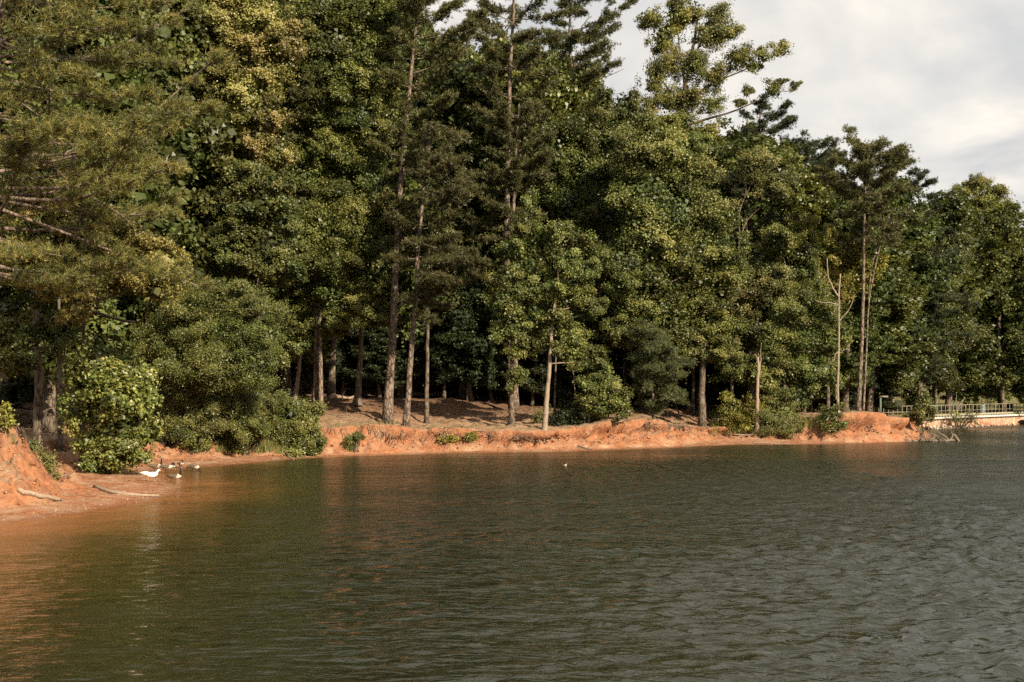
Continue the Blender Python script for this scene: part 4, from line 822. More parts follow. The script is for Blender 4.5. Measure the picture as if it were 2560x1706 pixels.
# ------------------------------------------------------------------ roots, driftwood, sticks, stump
def ground_path(pts, n, lift=.02, wob=.08, rg=rng):
    P = curve([(a, b, 0) for a, b in pts], n); P[1:-1, :2] += rg.normal(size=(n - 2, 2)) * wob
    P[:, 2] = tz(P[:, 0], P[:, 1]) + lift; return P
def find(label_start):
    for o in bpy.data.objects:
        if o.get('label', '').startswith(label_start): return o
def add_roots(root, spec, mat=None, seed=0):
    rg = np.random.default_rng(seed)
    for pts, r in spec:
        Q = [at_ground(a, b) for a, b in pts]; P = ground_path(Q, 16, r * .35, .05, rg); g = Geo(); tube(g, P, np.linspace(r, r * .35, 16), 6, wob=.2); bake(root, 'root', g, mat or BARK_ROOT, True)
p1, p2, p3, p4 = find('tall rough-barked'), find('slim dark-trunked'), find('slender young sweetgum'), find('pale-barked tree')
add_roots(p1, [(((968, 1052), (930, 1050), (880, 1058), (820, 1060)), .07), (((968, 1053), (1000, 1058), (1040, 1062), (1090, 1064)), .07), (((965, 1054), (950, 1068), (930, 1078), (900, 1085)), .06), (((972, 1055), (985, 1062), (990, 1075)), .08), (((960, 1050), (920, 1045), (870, 1040)), .05)], seed=1)
add_roots(p2, [(((1018, 1068), (1050, 1076), (1090, 1085), (1110, 1075)), .06), (((1012, 1068), (980, 1080), (950, 1082), (930, 1090)), .06), (((1018, 1069), (1030, 1082), (1038, 1100)), .06), (((1012, 1070), (1000, 1088), (985, 1098)), .05), (((1020, 1068), (1070, 1068), (1150, 1062)), .05), (((1022, 1070), (1075, 1090), (1095, 1072)), .045)], seed=2)
add_roots(p3, [(((1278, 1062), (1250, 1068), (1200, 1060), (1150, 1055)), .06), (((1278, 1064), (1300, 1072), (1340, 1076)), .05), (((1274, 1064), (1240, 1075), (1190, 1072)), .05), (((1280, 1064), (1270, 1080), (1240, 1092)), .04)], seed=3)
add_roots(p4, [(((1358, 1090), (1345, 1100), (1350, 1108)), .07), (((1364, 1091), (1380, 1098), (1390, 1106)), .07), (((1356, 1090), (1330, 1092), (1300, 1100)), .05), (((1362, 1092), (1362, 1108)), .07), (((1366, 1090), (1400, 1092), (1420, 1100)), .04)], mat=BARK_DEAD, seed=4)
add_roots(find('tall bare-trunked pine'), [(((2146, 1030), (2120, 1036), (2100, 1040)), .07), (((2148, 1031), (2180, 1030), (2215, 1030), (2250, 1038)), .07), (((2150, 1032), (2190, 1036), (2230, 1042), (2280, 1052)), .06)], seed=5)
add_roots(find('dark conifer leaning'), [(((2218, 1028), (2195, 1026), (2175, 1028)), .08), (((2222, 1029), (2250, 1034), (2285, 1044)), .06), (((2218, 1030), (2222, 1042), (2226, 1050)), .06)], seed=6)
add_roots(find('dark-trunked tree in the shade'), [(((20, 1035), (80, 1038), (130, 1046), (165, 1060)), .06), (((60, 1042), (120, 1060), (142, 1085)), .045), (((10, 1075), (40, 1100), (60, 1150)), .06), (((30, 1150), (50, 1190), (62, 1225)), .045), (((70, 1070), (100, 1085), (130, 1090)), .035)], seed=7)

def root_mat(label, px0, px1, py, drop, n, seed):
    rg = np.random.default_rng(seed); x, y = at_ground((px0 + px1) / 2, py); root = empty('root_mass', (x, y, TZ(x, y)), label, 'roots', 'exposed root masses in the bank'); g = Geo()
    for i in range(n):
        px = rg.uniform(px0, px1); a = at_ground(px, py + rg.normal() * 2); z = TZ(*a) + .03
        p = np.array([a[0], a[1] - .06, z]); k = 6; Q = [p]
        dirv = np.array([rg.normal() * .12, -.10 + rg.normal() * .05, -rg.uniform(.5, 1) * drop / k])
        for j in range(k):
            p = p + dirv + rg.normal(size=3) * .035; p[2] = max(p[2], TZ(p[0], p[1]) + .02) if j > 3 else p[2]; Q.append(p.copy())
        tube(g, np.array(Q), np.linspace(rg.uniform(.02, .055), .008, k + 1), 4, cap=False)
    bake(root, 'root_fibres', g, BARK_ROOT, True)
root_mat('tangled dark roots hanging from the bank under the two leading pines', 950, 1050, 1082, .75, 46, 1)
root_mat('twisted root tangle in the bank left of the small bright weed', 1085, 1115, 1078, .55, 24, 2)
root_mat('root tangle overhanging the bank above the small bright weed', 1145, 1180, 1074, .6, 28, 3)
root_mat('dark root fringe in the undercut left of the pale-barked tree', 1215, 1330, 1086, .5, 50, 4)
root_mat('brown root fringe under the left lip of the sunlit clay shelf', 1590, 1628, 1060, .55, 44, 5)
root_mat('brown root fringe in the middle of the sunlit clay shelf lip', 1650, 1668, 1060, .45, 26, 6)
root_mat('brown root fringe under the right lip of the sunlit clay shelf', 1674, 1712, 1062, .55, 44, 7)
root_mat('thin roots dangling along the top of the clay knob', 2215, 2290, 1044, .45, 36, 8)

def wood(label, pts, r0, r1, name='driftwood_log', cat='driftwood', group=None, mat=None, seed=0, lift=.5, branches=(), forks=0):
    rg = np.random.default_rng(seed); Q = [at_ground(a, b) for a, b in pts]; P = ground_path(Q, 14, r0 * lift, .012, rg); P[:, 2] = .35 * P[:, 2] + .65 * np.linspace(P[0, 2], P[-1, 2], 14); P[:, 2] = np.maximum(P[:, 2], r0 * .3)
    root = empty(name, P[0], label, cat, group); g = Geo(); tube(g, P, np.linspace(r0, r1, 14), 9, wob=.22); bake(root, 'stem', g, mat or BARK_DEAD, True)
    for i in range(forks):
        j = int(rg.integers(4, 12)); d = norm(np.array([rg.normal(), rg.normal() * .5, abs(rg.normal()) * .8])); L = rg.uniform(.25, .8)
        g = Geo(); tube(g, curve([P[j], P[j] + d * L * .5 + rg.normal(size=3) * .06, P[j] + d * L], 6), np.linspace(r1 * .8, .006, 6), 5); bake(root, 'branch', g, mat or BARK_DEAD, True)
    return root
wood('long bleached driftwood log with knots on the spit near the water', [(236, 1220), (280, 1235), (330, 1240), (398, 1243)], .085, .045, seed=1, forks=1)
wood('half-buried bleached log at the foot of the left clay slope', [(45, 1230), (80, 1237), (120, 1246), (152, 1253)], .10, .06, seed=2)
wood('thin dark stick jutting behind the preening goose', [(432, 1170), (448, 1173)], .02, .008, 'driftwood_stick', 'stick', seed=3)
wood('short dark stick on the sand above the geese', [(398, 1124), (412, 1131), (420, 1136)], .04, .03, 'driftwood_stick', 'stick', seed=4)
wood('curved dead limb lying along the top of the left slope', [(40, 1028), (90, 1030), (130, 1042), (165, 1055)], .07, .03, seed=5)
wood('long grey branch lying on the low weedy shore', [(1830, 1088), (1880, 1094), (1930, 1090), (1990, 1086)], .05, .02, 'fallen_branch', 'branch', seed=6, forks=4)
wood('pale branch stuck upright in the low weedy shore', [(1862, 1090), (1868, 1084), (1872, 1078)], .045, .03, 'fallen_branch', 'branch', seed=7, forks=2)
wood('bent branch resting at the waterline below the weedy shore', [(1880, 1108), (1930, 1110), (1975, 1109)], .035, .015, 'fallen_branch', 'branch', seed=8, forks=3)
wood('pale knotted root stub at the left toe of the clay knob', [(2046, 1088), (2056, 1082), (2068, 1076), (2072, 1084)], .06, .04, 'driftwood_log', seed=9, forks=3)
wood('dark flotsam branch on the beach beneath the shaded shrub', [(1446, 1118), (1462, 1122), (1480, 1125)], .07, .03, 'driftwood_log', seed=10, forks=4, mat=BARK_ROOT)
wood('grey stick near the water below the rounded shrub', [(716, 1140), (726, 1146), (735, 1150)], .05, .03, 'driftwood_stick', 'stick', seed=11, forks=1)
wood('thin stick on the sunlit clay shelf', [(1598, 1040), (1615, 1042), (1640, 1044)], .03, .015, 'driftwood_stick', 'stick', seed=12)
wood('broken dark log at the left edge of the weedy shrubs', [(1770, 1050), (1790, 1062), (1812, 1085)], .06, .03, 'driftwood_log', seed=13, forks=4, mat=BARK_ROOT)
rgs = np.random.default_rng(77)
for i in range(26):
    px = rgs.uniform(640, 2050); sy_ = np.interp(px, [a[0] for a in SH[13:33]], [a[1] for a in SH[13:33]]); py = sy_ - rgs.uniform(3, 16); L = rgs.uniform(8, 26); sl = rgs.normal() * 2
    wood('thin weathered stick among the debris along the far waterline', [(px, py), (px + L * .5, py + sl * .5), (px + L, py + sl)], rgs.uniform(.012, .03), .01, 'driftwood_stick', 'stick', 'sticks along the far waterline', seed=200 + i)
for i in range(12):
    px = rgs.uniform(20, 400); py = np.interp(px, [0, 150, 300, 440], [1300, 1278, 1254, 1225]) - rgs.uniform(4, 60); L = rgs.uniform(10, 26); sl = rgs.normal() * 5
    wood('small stick scattered on the sandy spit', [(px, py), (px + L, py + sl)], rgs.uniform(.008, .018), .006, 'driftwood_stick', 'stick', 'sticks on the spit', seed=240 + i)
# driftwood snag off the knob tip
sx0, sy0 = WG(2325, 1104)
snag = empty('driftwood_snag', (sx0, sy0, 0), 'dead tangled snag with upturned limbs in the water off the knob', 'driftwood')
SNAGW = bark_mat('snag_wood', (.03, .024, .02), (.20, .155, .115), 9, 5, .6, plates=False)
def snag_limb(pp, ra, rb, nm='limb'):
    g = Geo(); d = sy0; q = curve([W(a, b, d + (c if True else 0)) for a, b, c in pp], 10); tube(g, q, np.linspace(ra, rb, 10), 8, wob=.25); bake(snag, nm, g, SNAGW, True)
snag_limb([(2254, 1098, 0), (2275, 1104, -.3), (2300, 1103, 0), (2320, 1103, .2), (2350, 1104, .3)], .07, .11, 'trunk')
for pp, ra, rb in [([(2300, 1103, 0), (2303, 1092, -.1), (2309, 1084, -.2)], .07, .02), ([(2310, 1103, -.2), (2298, 1095, -.3), (2288, 1093, -.4)], .06, .02), ([(2322, 1104, 0), (2334, 1094, 0), (2338, 1087, .2)], .08, .03), ([(2352, 1104, .2), (2340, 1090, .3), (2322, 1083, .4)], .09, .03),
                   ([(2372, 1103, .3), (2362, 1091, .3), (2344, 1081, .3)], .10, .03), ([(2366, 1104, .1), (2352, 1094, .2), (2346, 1088, .2)], .06, .02), ([(2374, 1102, .2), (2381, 1090, .2), (2378, 1080, .2)], .09, .04),
                   ([(2396, 1104, .4), (2390, 1094, .3), (2384, 1086, .3)], .12, .10), ([(2362, 1104, 0), (2376, 1101, .1), (2386, 1101, .2)], .09, .06), ([(2285, 1104, -.3), (2278, 1097, -.4), (2262, 1094, -.3)], .05, .015), ([(2318, 1103, 0), (2312, 1092, .2), (2316, 1085, .3)], .06, .02), ([(2340, 1104, -.2), (2331, 1098, -.3), (2318, 1096, -.4)], .05, .02)]:
    snag_limb(pp, ra, rb)
for i in range(14):
    px = rgs.uniform(2285, 2375); snag_limb([(px, 1103, 0), (px + rgs.normal() * 10, 1096, rgs.normal() * .3), (px + rgs.normal() * 18, 1088 + rgs.normal() * 4, rgs.normal() * .4)], .03, .006, 'twig')
# stump with sprouts on the shelf
x, y = at_ground(1722, 1030)
st = empty('tree_stump', (x, y, TZ(x, y)), 'splintered grey stump on the sunlit clay shelf', 'stump'); g = Geo()
P = curve([(x, y, TZ(x, y) - .05), (x + .02, y, TZ(x, y) + .25), (x - .03, y, TZ(x, y) + .5)], 8); tube(g, P, np.linspace(.32, .06, 8), 10, wob=.5); bake(st, 'stump_wood', g, BARK_DEAD, True)
for i in range(5):
    a = i * 1.3; P = ground_path([(x, y), (x + math.cos(a) * .5, y + math.sin(a) * .5), (x + math.cos(a) * 1.1, y + math.sin(a) * 1.0)], 8, .03, .03, rgs); g = Geo(); tube(g, P, np.linspace(.09, .02, 8), 6, wob=.2); bake(st, 'root', g, BARK_ROOT, True)
# stone step edging at the back of the clearing
STONE = plain('edging_timber', (.30, .21, .14), .9, .3, 3)

# ------------------------------------------------------------------ waterfowl
GOOSE_M = attr_ramp_mat('goose_plumage', [(0, (.012, .010, .009)), (.2, (.80, .76, .70)), (.4, (.12, .085, .058)), (.6, (.26, .195, .14)), (.8, (.55, .46, .36))], .7, 'CONSTANT')
WHITE_M = attr_ramp_mat('white_plumage', [(0, (.85, .83, .78)), (.5, (.82, .80, .75)), (.8, (.55, .36, .20))], .7, 'LINEAR', noise=.04)
BILL_B = plain('bill_black', (.015, .014, .013), .5); BILL_O = plain('bill_orange', (.60, .24, .05), .5); LEG_B = plain('leg_dark', (.03, .026, .022), .6); LEG_O = plain('leg_orange', (.45, .18, .05), .6)
def fowl(name, label, px, py, heading, S, body, neck, colf, mat, bill, legm, legs=True, zoff=0.0, group='geese in the cove', cat='goose', bill_l=.055, pitch=0):
    """body / neck: lists of (forward, up, half width, half height) in metres for a bird of length about 0.8; heading 0 = towards photo right"""
    x, y = at_ground(px, py); z = max(TZ(x, y), 0.0) + zoff
    root = empty(name, (x, y, z), label, cat, group); root.rotation_euler = (0, 0, heading); S = S * 1.12; root.scale = (S, S, S)
    allp = body + neck; P = np.array([(a[0], 0, a[1]) for a in allp]); n = 44
    Pc = curve(P, n); rw = np.interp(np.linspace(0, len(allp) - 1, n), range(len(allp)), [a[2] for a in allp]); rh = np.interp(np.linspace(0, len(allp) - 1, n), range(len(allp)), [a[3] for a in allp])
    t = np.zeros_like(Pc); t[1:-1] = Pc[2:] - Pc[:-2]; t[0] = Pc[1] - Pc[0]; t[-1] = Pc[-1] - Pc[-2]; t = norm(t); u = np.tile([0, 1.0, 0], (n, 1)); v = norm(np.cross(t, u)) ; v = np.where((v[:, 2:3] < -.99), -v, v)
    sides = 16; ang = np.arange(sides) * 2 * math.pi / sides
    V = Pc[:, None] + np.cos(ang)[None, :, None] * u[:, None] * rw[:, None, None] + np.sin(ang)[None, :, None] * v[:, None] * rh[:, None, None]
    idx = np.arange(n * sides).reshape(n, sides); nx_ = np.roll(idx, -1, 1); Q = np.stack([idx[:-1], nx_[:-1], nx_[1:], idx[1:]], -1).reshape(-1, 4)
    Vf = np.concatenate([V.reshape(-1, 3), Pc[:1], Pc[-1:]]); T = np.concatenate([np.stack([nx_[0], idx[0], np.full(sides, n * sides)], -1), np.stack([idx[-1], nx_[-1], np.full(sides, n * sides + 1)], -1)])
    f = np.linspace(0, 1, n); nb = (len(body) - .5) / (len(allp) - 1); vz = (V[:, :, 2] - Pc[:, None, 2]) / np.maximum(rh[:, None], 1e-4)
    A = colf(f[:, None] / nb, vz, (f[:, None] - nb) / (1 - nb)); A = np.concatenate([A.ravel(), [A[0, 0], A[-1, 0]]])
    g = Geo(); g.add(Vf, Q, T, A); me = g.mesh('body', True); link('body', me, mat, root)
    e = Pc[-1]; hd = t[-1]; g = Geo(); dn = hd * .8 + np.array([0, 0, -.25]); tube(g, np.array([e - hd * .012, e + dn * bill_l * .6, e + dn * bill_l]), [.018, .013, .006], 8, rb=[.014, .009, .004]); link('bill', g.mesh('bill', True), bill, root)
    # folded wings lie along the flanks
    for s in (-1, 1):
        g = Geo(); b = [a for a in body]; i0, i1 = 1, len(b) - 2
        wp = curve([(b[i][0], s * b[i][2] * .86, b[i][1] + b[i][3] * .35) for i in range(0, i1 + 1)], 12); tube(g, wp, np.concatenate([np.linspace(.012, .055, 6), np.linspace(.055, .02, 6)]), 8, a=.45 if mat is GOOSE_M else .1, rb=np.concatenate([np.linspace(.02, .085, 6), np.linspace(.085, .03, 6)])); link('wing', g.mesh('wing', True), mat, root)
    if legs:
        for s in (-1, 1):
            g = Geo(); bx = body[len(body) // 2]; tube(g, np.array([(bx[0] - .02, s * .06, bx[1] - bx[3] * .7), (bx[0] - .03, s * .065, .10), (bx[0], s * .065, .012)]), [.028, .013, .012], 6)
            fx = bx[0]; g.add([(fx - .02, s * .065, .014), (fx + .1, s * .065 - .045, .006), (fx + .115, s * .065, .008), (fx + .1, s * .065 + .045, .006)], [[0, 1, 2, 3]]); link('leg', g.mesh('leg', True), legm, root)
    for o in root.children: pass
    return root
def goose_col(fb, vz, fn):
    b = np.where(vz > -.1, .45, .62); b = np.where((fb < .16), np.where(vz > 0, .05, .25), b); b = np.where((fb < .34) & (fb >= .16) & (vz < -.2), .25, b); b = np.where(fb > .82, .85, b); b = np.where((fb > .70) & (vz < .2), .85, b)
    a = np.where(fb * np.ones_like(vz) > 1.0, .05, b); a = np.where((fn > .72) & (fn < .84) & (vz < .25) & (fb > 1), .25, a); return a
def white_col(fb, vz, fn):
    return np.where(fb * np.ones_like(vz) < .22, .95, .2 + .0 * vz)
BODY_STAND = [(-.42, .40, .012, .008), (-.34, .39, .05, .025), (-.22, .36, .105, .075), (-.05, .34, .145, .125), (.12, .36, .135, .13), (.24, .40, .10, .105)]
BODY_SWIM = [(a, b - .26, c, d) for a, b, c, d in BODY_STAND]
BODY_DOWN = [(-.38, .28, .012, .008), (-.31, .31, .05, .03), (-.2, .36, .105, .085), (-.04, .42, .15, .14), (.13, .39, .14, .14), (.24, .32, .10, .11)]
NECK_UP = [(.29, .48, .055, .06), (.31, .58, .038, .042), (.31, .70, .033, .036), (.33, .765, .036, .042), (.38, .775, .034, .034), (.425, .765, .02, .02)]
NECK_SWIM = [(a, b - .26, c, d) for a, b, c, d in NECK_UP[:-4]] + [(.30, .39, .034, .037), (.33, .455, .037, .042), (.38, .462, .034, .034), (.425, .452, .02, .02)]
NECK_PREEN = [(.28, .50, .055, .06), (.33, .56, .04, .044), (.385, .55, .037, .04), (.40, .46, .036, .04), (.40, .37, .034, .036), (.41, .31, .02, .02)]
NECK_DOWN = [(.30, .25, .055, .055), (.36, .18, .04, .04), (.38, .11, .036, .036), (.40, .06, .036, .038), (.42, .02, .03, .03), (.44, -.02, .02, .02)]
NECK_BACK = [(.27, .50, .055, .06), (.26, .57, .042, .045), (.20, .60, .038, .04), (.13, .60, .036, .04), (.08, .575, .032, .032), (.05, .555, .02, .02)]
NECK_WHITE = [(.29, .44, .06, .065), (.33, .49, .045, .048), (.36, .545, .04, .044), (.39, .57, .042, .046), (.43, .56, .034, .034), (.46, .545, .02, .02)]
BODY_WHITE = [(-.52, .44, .03, .01), (-.40, .42, .055, .035), (-.26, .38, .105, .085), (-.06, .34, .15, .135), (.12, .34, .145, .14), (.24, .38, .105, .11)]
fowl('goose', 'dark goose standing erect in the shrub shade, farthest left of the flock', 389, 1182, .25, .78, BODY_STAND, NECK_UP, goose_col, GOOSE_M, BILL_B, LEG_B)
fowl('goose', 'goose with neck arched down, standing behind the white bird', 417, 1184, .1, .78, BODY_STAND, NECK_PREEN, goose_col, GOOSE_M, BILL_B, LEG_B)
fowl('goose', 'white-breasted goose standing alone on the sand at the back of the flock', 452, 1172, -.75, .62, BODY_STAND, NECK_BACK, goose_col, GOOSE_M, BILL_B, LEG_B)
fowl('goose', 'humped brown goose dipping its head into the water', 483, 1179, .05, .80, BODY_DOWN, NECK_DOWN, goose_col, GOOSE_M, BILL_B, LEG_B, zoff=-.10)
fowl('goose', 'black-headed goose sitting low in the water with bright breast', 437, 1197, -.15, .86, BODY_SWIM, NECK_SWIM, goose_col, GOOSE_M, BILL_B, LEG_B, legs=False)
fowl('white_goose', 'white goose with tan tail standing at the cove edge', 377, 1205, -.05, .80, BODY_WHITE, NECK_WHITE, white_col, WHITE_M, BILL_O, LEG_O)
fowl('duck', 'small lone pale duck swimming off the middle of the bank', 1412, 1165, .2, .29, BODY_SWIM, NECK_SWIM, lambda fb, vz, fn: np.where(fb * np.ones_like(vz) > 1.0, .65, .85), GOOSE_M, BILL_B, LEG_B, legs=False, group='ducks on the open water', cat='duck')

# ------------------------------------------------------------------ far right: sheet-pile wall, railing, park furniture
def wp(t, n, z):
    """point at distance t along the wall, n inland"""
    q = WALL_A + WALL_DIR * t + WALL_N * n; return np.array([q[0], q[1], z])
def wbox(g, t0, t1, n0, n1, z0, z1):
    V = [wp(t, n, z) for z in (z0, z1) for n in (n0, n1) for t in (t0, t1)]
    g.add(V, [[0, 1, 5, 4], [2, 6, 7, 3], [0, 4, 6, 2], [1, 3, 7, 5], [4, 5, 7, 6], [0, 2, 3, 1]])
STEEL = plain('rusty_sheet_pile', (.42, .27, .18), .8, .35, 1.5); CAPW = plain('weathered_white_cap', (.58, .54, .47), .7, .18, 2); RAILM = plain('cream_rail_paint', (.27, .245, .165), .5, .1, 4); BOARD = plain('deck_board', (.42, .33, .24), .8, .25, 3)
wall = empty('retaining_wall', wp(0, 0, 0), 'rusty corrugated sheet-pile wall with white cap along the park shore', 'wall')
g = Geo(); ts = np.arange(0, 62, .12); ph = (np.arange(len(ts)) % 5); off = np.array([0, 0, .09, .18, .09])[ph] ; off = np.where(ph == 0, .0, np.where(ph == 1, .0, np.where(ph == 2, .14, np.where(ph == 3, .14, .02))))
V = np.array([[wp(t, -o, -.6), wp(t, -o, .92)] for t, o in zip(ts, off)]).reshape(-1, 3); k = np.arange(len(ts) - 1) * 2; g.add(V, np.stack([k, k + 2, k + 3, k + 1], -1)); bake(wall, 'sheet_piling', g, STEEL)
g = Geo(); wbox(g, -.3, 62, -.32, .25, .90, 1.08); bake(wall, 'cap', g, CAPW)
g = Geo(); wbox(g, 2.6, 62, .35, .41, 1.12, 1.34); bake(wall, 'kickboard', g, RAILM)
for i in range(60):
    g = Geo(); wbox(g, 2.9 + i * .6, 2.9 + i * .6 + .3, .24, .349, 1.085, 1.21); bake(wall, 'spacer_block', g, RAILM)
rail = empty('railing', wp(-7, .5, 1.1), 'cream metal railing with evenly spaced posts along the park shore', 'railing')
for i in range(64):
    t = -7.5 + i * .86; zb = TZ(*wp(t, .5, 0)[:2]) - .1; g = Geo(); wbox(g, t - .02, t + .02, .48, .52, min(zb, 1.1), 2.22); bake(rail, 'post', g, RAILM)
for z0, z1, n0, n1 in ((2.221, 2.27, .47, .53), (1.66, 1.695, .522, .55)):
    g = Geo(); wbox(g, -7.6, 47, n0, n1, z0, z1); bake(rail, 'rail', g, RAILM)
rg2 = np.random.default_rng(9)
# rubble at the wall's foot
g = Geo()
def stone(g, c, r, rg):
    d = np.array([(1, 0, 0), (-1, 0, 0), (0, 1, 0), (0, -1, 0), (0, 0, 1), (0, 0, -1)], float) * r * rg.uniform(.6, 1.3, (6, 1)) * np.array([1, 1, .7]) + rg.normal(size=(6, 3)) * r * .15
    g.add(d + c, None, [[0, 2, 4], [2, 1, 4], [1, 3, 4], [3, 0, 4], [2, 0, 5], [1, 2, 5], [3, 1, 5], [0, 3, 5]], rg.random())
for i in range(260):
    t = abs(rg2.normal()) * 7; n = -.2 - abs(rg2.normal()) * .5; stone(g, wp(t, n, rg2.uniform(-.05, .32) * math.exp(-t / 14)), rg2.uniform(.08, .26), rg2)
STONE_M = attr_ramp_mat('pale_rubble', [(0, (.16, .12, .09)), (.5, (.34, .26, .19)), (1, (.58, .46, .34))], .9, 'LINEAR')
tag(link('rubble', g.mesh('rubble'), STONE_M), 'loose rubble heaped at the foot of the sheet-pile wall', 'rubble', None, 'stuff')
# floating dock
dock = empty('floating_dock', wp(25, -.9, 0), 'dark low floating dock moored to the sheet-pile wall', 'dock')
g = Geo(); wbox(g, 21.5, 24.5, -1.7, -.35, -.1, .42); bake(dock, 'float', g, plain('dock_float', (.02, .02, .02), .6))
g = Geo(); wbox(g, 24.6, 34, -1.7, -.35, .02, .34); bake(dock, 'float', g, plain('dock_side', (.20, .18, .15), .7))
for i in range(12):
    g = Geo(); wbox(g, 21.5 + i * 1.04, 22.5 + i * 1.04, -1.75, -.3, .425, .47); bake(dock, 'deck_plank', g, BOARD)
# park furniture behind the railing
def cyl_thing(name, label, cat, px, d, h, r, mat, sides=14, lid=None, group=None):
    x = (px - CX) * d / F; z = TZ(x, d); root = empty(name, (x, d, z), label, cat, group)
    g = Geo(); tube(g, np.array([(x, d, z - .05), (x, d, z + h * .1), (x, d, z + h * .95), (x, d, z + h)]), [r * .92, r, r, r * .9], sides); bake(root, 'barrel' if r > .1 else 'pole', g, mat, True)
    if lid: g = Geo(); tube(g, np.array([(x, d, z + h + .003), (x, d, z + h + .07), (x, d, z + h + .16)]), [r * 1.06, r * 1.06, r * .4], sides); bake(root, 'lid', g, lid, True)
    return root
DARKBIN = plain('bin_dark', (.03, .03, .028), .5); BLUEBIN = plain('bin_blue_grey', (.20, .25, .26), .5); GALV = plain('galvanised_pole', (.22, .21, .18), .5); GREENP = plain('green_painted_post', (.10, .14, .10), .6)
cyl_thing('litter_bin', 'dark litter bin behind the railing near the frame edge', 'bin', 2524, 128, .95, .34, DARKBIN, lid=DARKBIN)
cyl_thing('litter_bin', 'blue-grey litter bin behind the middle of the railing', 'bin', 2456, 122, 1.0, .3, BLUEBIN, lid=DARKBIN)
cyl_thing('lamp_pole', 'thin grey pole on the lawn behind the railing bush', 'pole', 2391, 122, 2.3, .03, GALV)
cyl_thing('lamp_pole', 'thin pale pole on the lawn between the two bins and bush', 'pole', 2424, 126, 2.2, .03, GALV)
cyl_thing('lamp_pole', 'thin grey pole on the lawn behind the blue-grey bin', 'pole', 2454, 132, 2.0, .03, GALV)
bare_tree('small bare forked sapling leaning over the railing', [(2388, 1045), (2392, 1030), (2400, 1012), (2412, 995)], 114, [(((2394, 1025), (2404, 1018), (2420, 1010)), .03, .01), (((2398, 1015), (2392, 1005), (2388, 996)), .025, .01)], .07, 75, name='dead_sapling')
shrub('leafless-looking brown shrub tangled against the sheet-pile wall', 2400, 113, [(2395, 1050, 30, 12), (2430, 1048, 24, 12)], 98, LEAF_RUST, leaf=.095, lai=.22, nstem=30)
# grey-green box and notice frame
def boxthing(g, x0, x1, y0, y1, z0, z1):
    V = [(x, y, z) for z in (z0, z1) for y in (y0, y1) for x in (x0, x1)]; g.add(V, [[0, 1, 5, 4], [2, 6, 7, 3], [0, 4, 6, 2], [1, 3, 7, 5], [4, 5, 7, 6], [0, 2, 3, 1]])
x = (2201 - CX) * 96 / F; z = TZ(x, 96); nb_ = empty('notice_frame', (x, 96, z), 'green post with a pale top board behind the leaning conifer trunk', 'sign post')
g = Geo(); boxthing(g, x - .07, x + .07, 95.93, 96.07, z - .1, z + 1.75); bake(nb_, 'post', g, GREENP)
g = Geo(); boxthing(g, x - .1, x + .62, 95.9, 96.1, z + 1.752, z + 1.9); bake(nb_, 'top_board', g, plain('pale_board', (.17, .16, .12), .7))
x = (2328 - CX) * 116 / F; z = TZ(x, 116); ub = empty('utility_cabinet', (x, 116, z), 'grey-green utility cabinet behind the railing beside the rusty shrub', 'cabinet')
g = Geo(); boxthing(g, x - .45, x + .45, 115.7, 116.3, z - .05, z + .95); bake(ub, 'casing', g, plain('cabinet_green', (.24, .27, .20), .6)); g = Geo(); boxthing(g, x - .5, x + .5, 115.65, 116.35, z + .953, z + 1.02); bake(ub, 'lid', g, plain('cabinet_lid', (.30, .33, .26), .6))
# wooden stand deep in the shade and a bench beside it
WOODB = plain('brown_timber', (.24, .12, .07), .8, .3, 5); SLATM = plain('grey_slat', (.22, .18, .14), .8, .2, 5)
d = 93; x0 = (1541 - CX) * d / F; x1 = (1563 - CX) * d / F; z = CZ - (962 - HY) * d / F; zt = CZ - (934 - HY) * d / F; gz = TZ((x0 + x1) / 2, d)
ws = empty('wooden_stand', ((x0 + x1) / 2, d, gz), 'small wooden stand with brown top and thin slats in deep shade', 'stand')
g = Geo(); boxthing(g, x0 - .12, x1 + .12, d - .4, d + .4, zt, zt + .16); bake(ws, 'top', g, WOODB)
for i in range(5):
    px = x0 - .08 + (x1 - x0 + .16) * i / 4; g = Geo(); boxthing(g, px - .02, px + .02, d - .36, d - .31, gz - .05, zt - .003); bake(ws, 'slat', g, SLATM)
g = Geo(); boxthing(g, x0 - .2, x1 + .2, d - .30, d - .26, z + .22, z + .34); bake(ws, 'rail', g, WOODB)
d = 90; x = (1684 - CX) * d / F; gz = TZ(x, d); bn = empty('park_bench', (x, d, gz), 'small tan bench half hidden right of the feathery cedar', 'bench')
g = Geo(); boxthing(g, x - .6, x + .5, d - .2, d + .2, gz + .42, gz + .48); bake(bn, 'seat', g, plain('bench_tan', (.45, .28, .16), .8))
for s in (-.5, .4):
    g = Geo(); boxthing(g, x + s - .03, x + s + .03, d - .17, d + .17, gz - .05, gz + .417); bake(bn, 'leg', g, SLATM)
# timber edging steps across the clearing
for i, (pa, pb, lab) in enumerate([((822, 1000), (885, 996), 'low timber edging step beside the two slim pine trunks'), ((1000, 985), (1120, 987), 'far timber edging at the back of the dark clearing')]):
    a = at_ground(*pa); b = at_ground(*pb); root = empty('timber_edging', (a[0], a[1], TZ(*a)), lab, 'edging')
    for k in range(4):
        f0, f1 = k / 4 + .008, (k + 1) / 4 - .008; g = Geo(); q = [(a[0] + (b[0] - a[0]) * f, a[1] + (b[1] - a[1]) * f) for f in (f0, f1)]
        P = np.array([(q[0][0], q[0][1], TZ(*q[0]) + .10), (q[1][0], q[1][1], TZ(*q[1]) + .10)]); tube(g, P, [.13, .13], 8); bake(root, 'timber', g, STONE, False)

